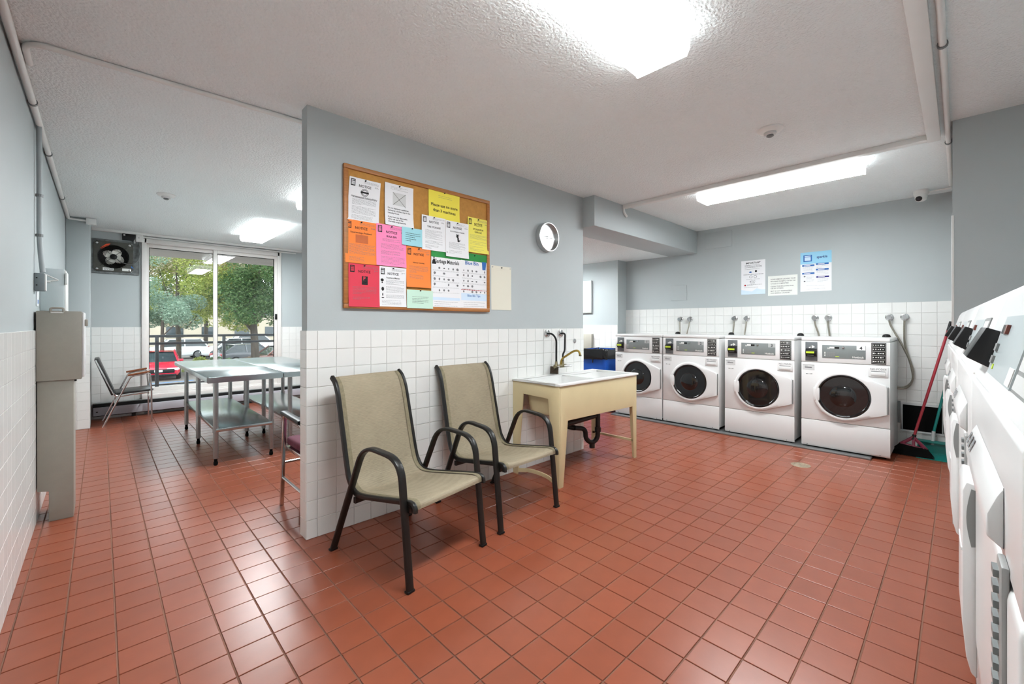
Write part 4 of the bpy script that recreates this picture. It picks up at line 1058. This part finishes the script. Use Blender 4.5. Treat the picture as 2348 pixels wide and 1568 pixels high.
# round clock
t = thing('wall_clock', 'round silver-rimmed wall clock between the cream sheet and the beam', 'clock', (2.915, PY0, 2.03))
M().lathe([(.128, 0), (.132, -.004), (.132, -.050), (.128, -.054), (.122, -.054), (.120, -.030), (.118, -.02)], (0, 0, 0), 'y', 48).build('rim', mat('satin_silver', (196, 198, 198), .28, .9, noise=(20, .05)), t, smooth=math.radians(40))
M().lathe([(.119, -.014), (.119, -.019), (0, -.0195)], (0, 0, 0), 'y', 48).build('dial', mat('clock_dial', (222, 226, 226), .05, noise=(4, .02), coat=1.0, spec=1.0), t)
hm = M().obox((-.02, -.0215, .004), (.035, 0, .006), (0, .0005, 0), (-.0006, 0, .003)); hm.build('hour_hand', INK, t)
M().obox((.03, -.0222, -.002), (.045, 0, .004), (0, .0005, 0), (-.0003, 0, .0022)).build('minute_hand', INK, t)

# ================================================================== SIGNS over the washers
XS = XW - .0012
s = Sheet('white important-notice sign, left of three over the washers', PW, 1.910, 1.637, 1.62, 2.042, XS, curl=.002, wall='x', name='laundry_sign', cat='sign', pins=0, group=None)
s.ink('print', INK, lambda q: (s.text(q, 'IMPORTANT', .5, .90, .030), s.lines(q, .15, .86, .855, .79, 3, .005, 2), s.lines(q, .1, .92, .58, .58, 1, .006, 3)))
s.ink('body_text', INKG, lambda q: (s.lines(q, .15, .85, .74, .74, 1, .004, 2), s.lines(q, .22, .8, .44, .44, 1, .004, 3), s.lines(q, .38, .62, .395, .32, 5, .004, 4), s.lines(q, .25, .86, .28, .25, 2, .005, 5), s.lines(q, .13, .88, .2, .2, 1, .004, 6)))
def ell(q, S, cx, cz, ra, rb, n=12, lift=.001): q.add([S.P(cx + ra * math.cos(2 * PI * k / n), cz + rb * math.sin(2 * PI * k / n), lift) for k in range(n)], [tuple(range(n))])
s.ink('pod_picture', BLUEP, lambda q: ell(q, s, .39, .655, .06, .022))
s.ink('icons', INK, lambda q: (ell(q, s, .62, .675, .045, .032), ell(q, s, .41, .515, .065, .042), ell(q, s, .59, .515, .065, .042), s.rect(q, .37, .39, .35, .395)))
s.ink('icon_centres', PW, lambda q: (ell(q, s, .41, .515, .053, .034, lift=.0014), ell(q, s, .59, .515, .053, .034, lift=.0014)))
s.ink('warning_mark', REDP, lambda q: ell(q, s, .17, .27, .04, .026))
s.ink('wave', PALEB, lambda q: q.add([s.P(u, v) for u, v in ((0, 0), (1, 0), (1, .13), (.85, .13), (.65, .17), (.45, .08), (0, .14))], [tuple(range(7))]))
s.ink('maker_mark', BLUEP, lambda q: s.rect(q, .05, .23, .04, .06))
s = Sheet('landscape typed card, lowest of three signs over the washers', paper('off_white_card', (228, 230, 224)), 1.608, 1.302, 1.591, 1.828, XS, curl=.002, wall='x', name='laundry_sign', cat='sign', pins=0, group=None)
def card(q):
    for v, st in ((.80, 'PLEASE REMOVE LAUNDRY FROM'), (.69, 'MACHINES PROMPTLY AFTER THE'), (.58, 'CYCLE IS COMPLETED'), (.44, 'CLEAN THE MACHINES FOR'), (.34, 'USE BY OTHERS'), (.20, 'MGT IS NOT RESPONSIBLE'), (.10, 'FOR MISSING LAUNDRY')):
        s.text(q, st, .09, v, .019, 'l', .84)
for st in ('MGT IS NOT RESPONSIBLE', 'FOR MISSING LAUNDRY'): text_geo(st)
s.ink('print', INKG, card)
s = Sheet('blue and white sign with a washer picture, right of three over the washers', PW, 1.274, .980, 1.622, 2.070, XS, curl=.002, wall='x', name='laundry_sign', cat='sign', pins=0, group=None)
s.ink('header', mat('aqua_print', (150, 206, 232), .8, noise=(3, .04)), lambda q: s.band(q, 0, 1, .70, 1))
s.ink('machine_picture', BLUEP, lambda q: s.band(q, .10, .38, .76, .93, .001))
s.ink('machine_screen', PALEB, lambda q: (s.band(q, .14, .34, .785, .875, .0016), s.band(q, .14, .34, .89, .91, .0016)))
s.ink('title', NAVY, lambda q: s.text(q, 'sparkle', .70, .83, .040, maxw=.34))
s.ink('step_bars', BLUEP, lambda q: [s.band(q, u, u + .40, v, v + .042, .001, 2) for u, v in ((.06, .64), (.51, .66), (.06, .44), (.51, .52))])
s.ink('step_bar_dark', NAVY, lambda q: s.band(q, .52, .92, .335, .375, .001, 2))
s.ink('bar_text', PW, lambda q: [s.rect(q, u + .06, u + .27, v + .014, v + .028, .0015) for u, v in ((.06, .64), (.51, .66), (.06, .44), (.51, .52), (.52, .333))])
s.ink('body_text', mat('light_grey_print', (186, 188, 192), .8, noise=(9, .05)), lambda q: (s.lines(q, .08, .42, .61, .53, 4, .004, 3), s.lines(q, .53, .9, .63, .59, 2, .004, 4), s.lines(q, .53, .9, .49, .42, 3, .004, 5), s.lines(q, .2, .45, .39, .26, 5, .004, 6), s.lines(q, .56, .9, .30, .22, 4, .004, 7), s.lines(q, .2, .8, .14, .06, 2, .004, 8)))
s.ink('icons', INKG, lambda q: (ell(q, s, .14, .385, .03, .018), ell(q, s, .14, .26, .03, .02)))

# ================================================================== BROOM, DUSTPAN, BIN, DRAIN, NICHE PANELS
RED = mat('red_painted_tube', (158, 28, 44), .3, noise=(12, .1)); TEAL = mat('teal_plastic', (20, 132, 124), .35, noise=(12, .08)); BURGP = mat('burgundy_plastic', (128, 36, 62), .4, noise=(12, .1))
t = thing('broom', 'angle broom with red handle and black bristles leaning by the wall', 'broom', (5.56, .30, 0))
base = Vector((0, 0, .17)); tip = Vector((.22, -.245, 1.27)); ax = (tip - base).normalized()
M().tube([base, tip - ax * .09], .0115, 10).build('handle', RED, t, smooth=True)
M().tube([tip - ax * .09, tip], .0125, 10).build('grip', BLACKP, t, smooth=True)
M().tube([base - ax * .02, base + ax * .03], .016, 10).build('socket', BLACKP, t, smooth=True)
hold = M(); a, b, c_, d = Vector((-.02, .09, .10)), Vector((-.02, -.09, .075)), Vector((0, 0, .175)), 0
for p, q in ((a, b), (a, c_), (b, c_), ((a + b) / 2, c_)): hold.tube([p, q], 1, prof=rrect(.013, .011, .004))
hold.build('bristle_holder', BURGP, t, smooth=math.radians(50))
br = M(); rr_ = random.Random(5)
br.add([(-.035, .10, .105), (.0, .10, .105), (.0, -.10, .08), (-.035, -.10, .08), (-.06, .19, .012), (.03, .17, .0), (.03, -.12, .0), (-.06, -.14, .0)], [(0, 1, 2, 3), (7, 6, 5, 4), (0, 4, 5, 1), (1, 5, 6, 2), (2, 6, 7, 3), (3, 7, 4, 0)])
for k in range(220):
    y = rr_.uniform(-1, 1); x = rr_.uniform(0, 1); p0 = Vector((-.035 + .035 * x, y * .09, .09)); p1 = Vector((-.065 + .1 * x, .02 + y * (.165), .001 + rr_.uniform(0, .012)))
    br.tube([p0, p1], .0018, 3)
br.build('bristles', RUBBER, t)
t = thing('dustpan', 'teal long-handled dustpan behind the broom', 'dustpan', (5.66, .15, 0))
pan = M(); pan.prism([(-.17, .002), (.10, .004), (.10, .010), (-.17, .006)], 'y', -.075, .13)
pan.prism([(.085, .01), (.10, .01), (.105, .13), (.095, .13)], 'y', -.075, .13)
for y in (-.075, .124): pan.prism([(-.16, .006), (.09, .008), (.10, .13)], 'y', y, y + .006)
pan.prism([(.02, .12), (.10, .12), (.10, .13), (.02, .126)], 'y', -.075, .13)
pan.build('pan', TEAL, t)
M().tube([(.085, .03, .09), (.10, .02, .22)], .014, 10).build('socket', APPG, t, smooth=True)
M().tube([(.10, .02, .21), (.165, -.09, .84)], .011, 10).build('handle', TEAL, t, smooth=True)

t = thing('recycling_bin', 'blue recycling bin lined with a black bag beside washer 1', 'bin', (5.33, 3.66, 0))
BINB = mat('blue_bin_plastic', (22, 92, 196), .4, noise=(6, .06))
def rbox(w0, d0, z, r=.05, n=4):
    out = []
    for (sx, sy, a0) in ((1, 1, 0), (-1, 1, PI / 2), (-1, -1, PI), (1, -1, 1.5 * PI)):
        for k in range(n + 1):
            t_ = a0 + PI / 2 * k / n; out.append((sx * (w0 - r) + r * math.cos(t_), sy * (d0 - r) + r * math.sin(t_), z))
    return out
def loft(rings, cap=True):
    m = M(); n = len(rings[0]); vs = [p for r_ in rings for p in r_]
    fs = [(i * n + k, i * n + (k + 1) % n, (i + 1) * n + (k + 1) % n, (i + 1) * n + k) for i in range(len(rings) - 1) for k in range(n)]
    if cap: fs.append(tuple(range(n - 1, -1, -1)))
    return m.add(vs, fs)
loft([rbox(.17, .17, .0), rbox(.18, .18, .04), rbox(.215, .215, .86), rbox(.225, .225, .86), rbox(.225, .225, .885), rbox(.205, .205, .885), rbox(.20, .20, .80)]).build('bin_body', BINB, t, smooth=math.radians(40))
BAG = mat('black_bag_film', (24, 24, 25), .22, noise=(14, .2))
bag = []
rr_ = random.Random(9)
for (sz, z, wob) in ((.19, .80, 0), (.207, .889, .002), (.228, .893, .003), (.235, .875, .006), (.237, .83, .008), (.236, .775, .008), (.233, .75, .006)):
    ring = rbox(sz, sz, z, .05, 8); bag.append([(p[0] * (1 + rr_.uniform(-wob, wob) * 4), p[1] * (1 + rr_.uniform(-wob, wob) * 4), p[2] + rr_.uniform(-wob, wob) * 2) for p in ring])
loft(bag, False).build('bag_liner', BAG, t)
M().tube([(-.237, -.02, .75), (-.245, -.025, .715), (-.24, -.02, .70)], .008, 6).build('bag_knot', BAG, t)

t = thing('floor_drain', 'round metal floor drain in the tiles before washer 4', 'drain', (4.466, .971, 0))
M().lathe([(.075, 0), (.073, .003), (.055, .003), (.055, .001), (0, .001)], n=28).build('rim', mat('worn_brass_grate', (176, 160, 138), .5, .5, noise=(30, .3)), t, smooth=math.radians(40))
g = M()
for k in range(-3, 4): g.box(-math.sqrt(max(0, .053 ** 2 - (k * .015) ** 2)), math.sqrt(max(0, .053 ** 2 - (k * .015) ** 2)), k * .015 - .003, k * .015 + .003, .001, .003)
g.build('grate', MATS['worn_brass_grate'], t)

o = M().box(-.03, 0, 0, .30, 0, .51).build('breaker_panel', mat('pale_panel_paint', (206, 210, 206), .45, noise=(5, .02)), None, (5.612, 4.02, 1.43), bevel=.003)
tag(o, 'pale flat breaker panel on the niche wall above the bin', 'electrical panel')
M().box(-.034, -.03, .012, .288, .012, .498).build('panel_door', MATS['pale_panel_paint'], o, bevel=.002)
o = M().box(-.05, 0, 0, .30, 0, .235).build('utility_cabinet', mat('warm_grey_enamel', (176, 172, 160), .5, noise=(7, .03)), None, (5.6115, 4.0, .862), bevel=.003)
tag(o, 'small warm grey metal cabinet on the niche wall behind the bin', 'cabinet')
M().box(-.04, 0, .02, .28, -.5, -.004).build('lower_cover', GREYM, o, bevel=.003)

# ================================================================== OUTSIDE THE WINDOW
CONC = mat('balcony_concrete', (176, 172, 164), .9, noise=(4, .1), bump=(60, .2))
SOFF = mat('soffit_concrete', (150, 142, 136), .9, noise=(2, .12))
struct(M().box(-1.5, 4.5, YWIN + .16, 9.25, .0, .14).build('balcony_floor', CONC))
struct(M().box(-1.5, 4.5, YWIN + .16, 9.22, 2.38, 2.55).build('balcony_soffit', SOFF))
RAILM = mat('dark_rail_paint', (58, 58, 62), .4, noise=(20, .1))
t = thing('balcony_railing', 'dark metal balcony railing outside the window', 'railing', (0, 9.05, .14))
for z in (.915, .795): M().tube([(-1.4, 0, z), (4.4, 0, z)], 1, prof=rrect(.02, .022, .005), up=(0, 0, 1)).build('rail', RAILM, t)
M().tube([(-1.4, 0, .12), (4.4, 0, .12)], 1, prof=rrect(.012, .012, .003), up=(0, 0, 1)).build('rail', RAILM, t)
for x in (-.42, .655, 1.575, 2.6, 3.6): M().box(x - .024, x + .024, -.02, .02, 0, .90).build('post', RAILM, t, bevel=.003)

GZ = -1.6
ASPH = mat('grey_asphalt', (122, 118, 112), .95, noise=(1.2, .10), bump=(30, .3))
struct(M().box(-60, 90, 9.6, 130, GZ - .3, GZ).build('parking_lot', ASPH))
o = M().prism([(-3, 29.5), (21, 40.0), (22.2, 42.5), (-3.8, 31.6)], 'z', GZ, GZ + .14).build('grass_island', mat('dry_lawn', (132, 140, 84), .95, noise=(3, .3), bump=(60, .6)), None); o['kind'] = 'structure'
for a, nm, c in ((.0, 'blue parking line', (60, 130, 200)), (2.6, 'yellow parking line', (220, 196, 60))):
    o = M().box(0, 1.9 if a == 0 else .5, 0, .16, 0, .004).build('parking_line', mat(nm.replace(' ', '_'), c, .8, noise=(9, .1)), None, (1.6 + a, 26.8, GZ), (0, 0, .2)); tag(o, nm + ' painted on the asphalt by the red car', 'road marking')

# ---- cars
TYRE = mat('tyre_rubber', (30, 30, 31), .8, noise=(20, .1)); ALLOY = mat('alloy_wheel', (176, 178, 180), .35, .8, noise=(20, .05)); CARGLASS = mat('car_glass', (52, 62, 66), .08, noise=(2, .1), coat=.5)
HEADL = mat('headlamp_lens', (226, 228, 230), .12, noise=(9, .05)); TAILL = mat('tail_lamp_red', (176, 26, 32), .2, noise=(9, .1))
def car(name, label, loc, rz, col, cname, L=4.6, Wd=1.8, Ht=1.45, suv=False):
    t = thing(name, label, 'car', loc, rz, 'parked cars')
    pm = mat(cname, col, .25, noise=(2, .03), coat=.6)
    h, hw = L / 2, Wd / 2; belt = .92 if not suv else 1.05; hood = .86 if not suv else 1.02; r_ = .33 if not suv else .36
    st = [(-h, .42, belt - .18, .80), (-h + .12, .28, belt - .02, .93), (-h + .7, .24, belt, .99), (0, .24, belt, 1.0), (h - 1.25, .24, belt - .02, 1.0), (h - .9, .24, hood, .99), (h - .25, .26, hood - .16, .93), (h - .04, .32, hood - .30, .82), (h, .40, hood - .38, .72)]
    rings = []
    for (x, z0_, z1_, k) in st:
        w_ = hw * k; m_ = (z0_ + z1_) / 2
        rings.append([(x, -w_ * .9, z0_), (x, w_ * .9, z0_), (x, w_, z0_ + .12), (x, w_, m_ + .06), (x, w_ * .95, z1_ - .05), (x, w_ * .86, z1_), (x, -w_ * .86, z1_), (x, -w_ * .95, z1_ - .05), (x, -w_, m_ + .06), (x, -w_, z0_ + .12)])
    b = loft(rings); n = 10; b.f.append(tuple((len(rings) - 1) * n + k for k in range(n)))
    b.build('body', pm, t, smooth=math.radians(35))
    # cabin: glass house with painted roof and pillars
    rb, rf = (-h + .12, h - 1.2) ; tb, tf = (-h + (.55 if suv else 1.0), h - 1.95)
    gb, gt = hw * .88, hw * .68
    base4 = [(rb, -gb, belt - .03), (rf, -gb, belt - .05), (rf, gb, belt - .05), (rb, gb, belt - .03)]
    top4 = [(tb, -gt, Ht - .05), (tf, -gt, Ht - .07), (tf, gt, Ht - .07), (tb, gt, Ht - .05)]
    g = M().add(base4 + top4, [(0, 1, 5, 4), (1, 2, 6, 5), (2, 3, 7, 6), (3, 0, 4, 7), (4, 5, 6, 7)])
    gl = g.build('windows', CARGLASS, t)
    M().grid(lambda u, v: (tb - .05 + (tf - tb + .12) * u, (v * 2 - 1) * (gt + .015), Ht - .055 + .05 * math.sin(PI * min(max(u, .02), .98)) ** .6 * (1 - (2 * v - 1) ** 4)), 8, 8).build('roof', pm, t, smooth=True)
    for i in range(4): M().tube([base4[i], top4[i]], 1, prof=rrect(.05, .035, .01)).build('pillar', pm, t)
    for s in (-1, 1):
        mx = (rb + rf) / 2 - .1; M().tube([(mx, s * gb, belt - .03), (mx, s * gt, Ht - .05)], 1, prof=rrect(.04, .02, .01)).build('pillar', pm, t)
        for x in (-h + .85, h - .92):
            wv_ = M().lathe([(0, -.01), (r_ * .62, -.01), (r_ * .66, .0), (r_ * .9, .0), (r_, -.04), (r_, -.2), (0, -.2)], (0, 0, 0), 'y', 24)
            wo = wv_.build('wheel', TYRE, t, (x, s * (hw + .005), r_), (0, 0, 0 if s > 0 else PI), smooth=math.radians(35))
            al = M()
            for k in range(10):
                a = 2 * PI * k / 10; al.obox((r_ * .36 * math.cos(a), .0, r_ * .36 * math.sin(a)), (r_ * .26 * math.cos(a), 0, r_ * .26 * math.sin(a)), (0, .012, 0), (-r_ * .05 * math.sin(a), 0, r_ * .05 * math.cos(a)))
            al.lathe([(r_ * .58, .006), (r_ * .66, .01), (r_ * .66, -.01)], (0, 0, 0), 'y', 24)
            al.build('rim', ALLOY, wo)
        hl = M().obox((h - .13, s * hw * .66, hood - .27), (.10, s * -.06, .0), (.0, .20, 0), (-.03, 0, .055)); hl.build('headlamp', HEADL, t, bevel=.02)
        M().obox((-h + .06, s * hw * .72, belt - .14), (.05, 0, 0), (0, .18, 0), (0, 0, .09)).build('tail_lamp', TAILL, t, bevel=.02)
        M().obox((rf - .25, s * (hw + .02), belt + .04), (.06, 0, 0), (0, .09, 0), (0, 0, .06)).build('mirror', pm, t, bevel=.02)
    M().obox((h - .02, 0, .50), (.035, 0, 0), (0, hw * .72, 0), (.0, 0, .10)).build('grille', BLACKP, t, bevel=.02)
    M().obox((h + .02, 0, .52), (.008, 0, 0), (0, .16, 0), (0, 0, .055)).build('plate', APPW, t)
    M().obox((h - .03, 0, .30), (.05, 0, 0), (0, hw * .8, 0), (0, 0, .05)).build('bumper_lip', BLACKP, t, bevel=.02)
    return t
def far(pxl, d):
    u = (pxl - 1174) / F_PX; fx, fy = math.sin(YAW), math.cos(YAW)
    return Vector((d * (fx + u * fy), d * (fy - u * fx), GZ))
# street direction across the view
SA = math.radians(-34)
car('hatchback_car', 'red car parked facing the window', far(367, 23.3), math.radians(-96), (206, 30, 58), 'red_car_paint', 4.5, 1.78, 1.44)
car('suv_car', 'white suv parked across the lot behind the tree trunk', far(398, 36), PI + .05, (238, 240, 242), 'white_car_paint', 4.7, 1.85, 1.68, True)
car('suv_car', 'white suv behind the window mullion, right of the first suv', far(531, 38), PI, (240, 240, 238), 'white_car_paint', 4.6, 1.85, 1.7, True)
car('sedan_car', 'dark grey car seen through the right window pane', far(572, 31.5), math.radians(18), (108, 110, 116), 'grey_car_paint', 4.6, 1.8, 1.48)
car('suv_car', 'white van-like car behind the grey car, seen through the right pane', far(590, 45), .1, (236, 238, 238), 'white_car_paint', 4.9, 1.9, 1.8, True)
car('sedan_car', 'brown car at the far right of the window view', far(640, 29.0), PI + .2, (120, 74, 62), 'brown_car_paint', 4.6, 1.8, 1.50)
# ---- far buildings
def building(label, loc, rz, sx, sy, h, col, nx, nz):
    t = thing('far_building', label, 'building', loc, rz)
    wm = mat('render_%d_%d_%d' % col, col, .9, noise=(.5, .05))
    M().box(-sx / 2, sx / 2, 0, sy, 0, h).build('wall', wm, t)
    M().box(-sx / 2 - .2, sx / 2 + .2, -.2, sy + .2, h, h + .3).build('roof', GREYM, t)
    wme = M().box(-.9, .9, -.06, .02, 0, 1.4).mesh('window', CARGLASS)
    for i in range(nx):
        for j in range(nz):
            o = bpy.data.objects.new('window', wme); COL.objects.link(o); o.parent = t; o.location = (-sx / 2 + (i + .5) * sx / nx, 0, 1.2 + j * 3.0)
building('cream low-rise building far beyond the parked cars', far(590, 62), -.1, 30, 8, 5.8, (190, 178, 158), 8, 2)
building('pale blue-grey building far left beyond the red car', far(372, 72), 0, 24, 8, 6.2, (160, 170, 188), 7, 2)

# ---- trees
BARK = mat('grey_brown_bark', (80, 72, 64), .95, noise=(6, .3), bump=(20, .6), stretch=(1, 1, .2))
def leafmat(name, c1, c2, tr=.35):
    m = bpy.data.materials.new(name); m.use_nodes = True; N = m.node_tree.nodes; L = m.node_tree.links; N.clear()
    o = N.new('ShaderNodeOutputMaterial'); d = N.new('ShaderNodeBsdfDiffuse'); tl = N.new('ShaderNodeBsdfTranslucent'); mx = N.new('ShaderNodeMixShader'); mx.inputs[0].default_value = tr
    g = N.new('ShaderNodeNewGeometry'); c = N.new('ShaderNodeMix'); c.data_type = 'RGBA'; c.inputs[6].default_value = lin(c1); c.inputs[7].default_value = lin(c2)
    L.new(g.outputs['Random Per Island'], c.inputs[0]); L.new(c.outputs[2], d.inputs[0]); L.new(c.outputs[2], tl.inputs[0])
    L.new(d.outputs[0], mx.inputs[1]); L.new(tl.outputs[0], mx.inputs[2]); L.new(mx.outputs[0], o.inputs[0]); return m
LEAF_D = leafmat('deep_green_leaves', (54, 88, 52), (122, 146, 96))
LEAF_Y = leafmat('yellow_green_leaves', (112, 132, 62), (188, 192, 112))
LEAF_B = leafmat('blue_green_needles', (104, 132, 112), (160, 180, 158))
LEAF_R = leafmat('olive_pink_leaves', (132, 128, 96), (204, 190, 162))
LEAF_O = leafmat('olive_brown_leaves', (112, 122, 66), (176, 160, 100))
def leaves(clumps, n, size, seed):
    r = random.Random(seed); m = M(); tot = sum(c[3] ** 2 for c in clumps)
    for (cx, cy, cz, cr) in clumps:
        for _ in range(int(n * cr * cr / tot)):
            while True:
                a, b, c = r.uniform(-1, 1), r.uniform(-1, 1), r.uniform(-1, 1); q = a * a + b * b + c * c
                if q < 1 and r.random() < .25 + .75 * q: break
            p = Vector((cx + a * cr, cy + b * cr, cz + c * cr * .8))
            e1 = Vector((r.gauss(0, 1), r.gauss(0, 1), r.gauss(0, .6))).normalized(); e2 = e1.cross(Vector((r.gauss(0, 1), r.gauss(0, 1), r.gauss(0, 1)))).normalized()
            s_ = size * r.uniform(.6, 1.3); e1 *= s_; e2 *= s_ * .45
            m.add([p - e1, p + e2, p + e1, p - e2], [(0, 1, 2, 3)])
    return m
def tree(label, loc, trunk, branches, crowns, seed, name='broadleaf_tree'):
    t = thing(name, label, 'tree', loc, 0, 'trees outside the window')
    M().tube(smoothpath(trunk[0], 4), trunk[1] if not isinstance(trunk[1], tuple) else [trunk[1][0] + (trunk[1][1] - trunk[1][0]) * k / (4 * (len(trunk[0]) - 1)) for k in range(4 * (len(trunk[0]) - 1) + 1)], 8).build('trunk', BARK, t, smooth=True)
    for (pts, r0) in branches:
        sp = smoothpath(pts, 4); M().tube(sp, [r0 * (1 - .75 * k / (len(sp) - 1)) for k in range(len(sp))], 6).build('branch', BARK, t, smooth=True)
    for k, (clumps, n, size, m) in enumerate(crowns):
        o = leaves(clumps, n, size, seed + k).build('foliage', m, t); o['kind'] = 'stuff'
VX = Vector((math.cos(YAW), -math.sin(YAW), 0))     # across the view of the lot
def off(a, h): return (VX.x * a, VX.y * a, h)
def cl(r, na, a0, a1, h0, h1, cr0, cr1):
    out = []
    for _ in range(na):
        a = r.uniform(a0, a1); b = r.uniform(-1.5, 1.5)
        out.append((VX.x * a + .69 * b, VX.y * a + .72 * b, r.uniform(h0, h1), r.uniform(cr0, cr1)))
    return out
rr_ = random.Random(31)
p = far(408, 28)
tree('broadleaf tree with forked trunk behind the left window pane', p, ([off(0, -.1), off(.05, 1.6), off(-.05, 3.6), off(-.02, 5.6)], (.17, .09)),
     [([off(.0, 3.2), off(.5, 4.3), off(1.2, 5.6), off(2.3, 6.8)], .065), ([off(0, 3.6), off(.3, 5.0), off(.9, 6.9), off(1.9, 8.4)], .065), ([off(0, 3.4), off(-.6, 4.6), off(-1.2, 6.4)], .05),
      ([off(.5, 2.6), off(1.5, 3.8), off(2.4, 5.6), off(3.0, 6.8)], .055), ([off(0, 4.5), off(-.1, 6.5), off(.2, 8.6)], .06)],
     [(cl(rr_, 16, -2.8, 3.0, 5.6, 9.2, .7, 1.3), 9880, .078, LEAF_R), (cl(rr_, 16, -2.6, 3.0, 3.2, 7.6, .6, 1.1), 12350, .078, LEAF_Y)], 41)
p = far(372, 24)
tree('pale blue-green conifer low behind the left window pane', p, ([off(0, -.1), off(0, 2), off(.05, 4.2)], (.12, .05)),
     [([off(0, 2.2), off(.8, 2.9), off(1.5, 3.0)], .04)], [(cl(rr_, 18, -1.6, 1.7, 3.0, 4.7, .45, .75), 13300, .06, LEAF_B), (cl(rr_, 8, -1.6, -.2, 3.6, 7.2, .5, .9), 4940, .06, LEAF_B)], 51, 'conifer_tree')
p = far(575, 27)
tree('large dark green maple filling the right window pane', p, ([off(.3, -.1), off(.25, 1.6), off(.1, 4.0), off(0, 6.0)], (.26, .14)),
     [([off(.2, 2.4), off(-.9, 3.6), off(-1.8, 5.2)], .10), ([off(.2, 2.8), off(1.2, 4.2), off(2.0, 6.6)], .11), ([off(0, 4.6), off(.5, 6.0), off(1.0, 8.0)], .09)],
     [(cl(rr_, 34, -2.2, 3.2, 3.2, 8.6, .7, 1.25), 28500, .080, LEAF_D), (cl(rr_, 10, -2.4, 3.4, 5.0, 9.0, .6, 1.1), 6080, .080, LEAF_O), (cl(rr_, 6, -2.8, -1.2, 2.9, 6.0, .6, 1.0), 4180, .080, LEAF_Y)], 61)
p = far(470, 38)
tree('yellow green tree farther back between the two big trees', p, ([off(0, -.1), off(.1, 3), off(0, 7)], (.2, .1)), [],
     [(cl(rr_, 22, -4.5, 5.0, 3.6, 10, .9, 1.6), 12500, .115, LEAF_Y), (cl(rr_, 9, -5, 5.0, 3.8, 10, 1.0, 1.8), 7980, .115, LEAF_O)], 71)
p = far(640, 36)
tree('green tree at the right edge of the window view', p, ([off(0, -.1), off(.1, 3), off(0, 7)], (.2, .1)), [],
     [(cl(rr_, 22, -3.5, 5.0, 3.2, 11, 1.0, 1.8), 15200, .115, LEAF_D), (cl(rr_, 8, -3, 4.0, 3, 10, 1.0, 1.8), 5700, .115, LEAF_O)], 81)
p = far(335, 36)
tree('green tree at the left edge of the window view', p, ([off(0, -.1), off(.1, 3), off(0, 7)], (.2, .1)), [],
     [(cl(rr_, 16, -4.5, 3.5, 3.2, 11, 1.0, 1.7), 9880, .115, LEAF_R), (cl(rr_, 10, -4, 3, 2.8, 10, 1.0, 1.8), 6650, .115, LEAF_D)], 91)
for k, (pxl, d, nm) in enumerate(((496, 27, 'small dark shrub behind the mullion by the white cars'), (519, 26, 'small round shrub right of the railing post'), (460, 27, 'yellow green shrub left of the mullion'))):
    p = far(pxl, d); t = thing('shrub', nm, 'shrub', p)
    M().tube([(0, 0, 0), (0, 0, .5)], .03, 6).build('stem', BARK, t)
    o = leaves([(0, 0, .5, .45), (.25, .1, .4, .35), (-.25, -.1, .4, .35)], 900, .07, 100 + k).build('foliage', LEAF_Y if k == 2 else LEAF_D, t); o['kind'] = 'stuff'
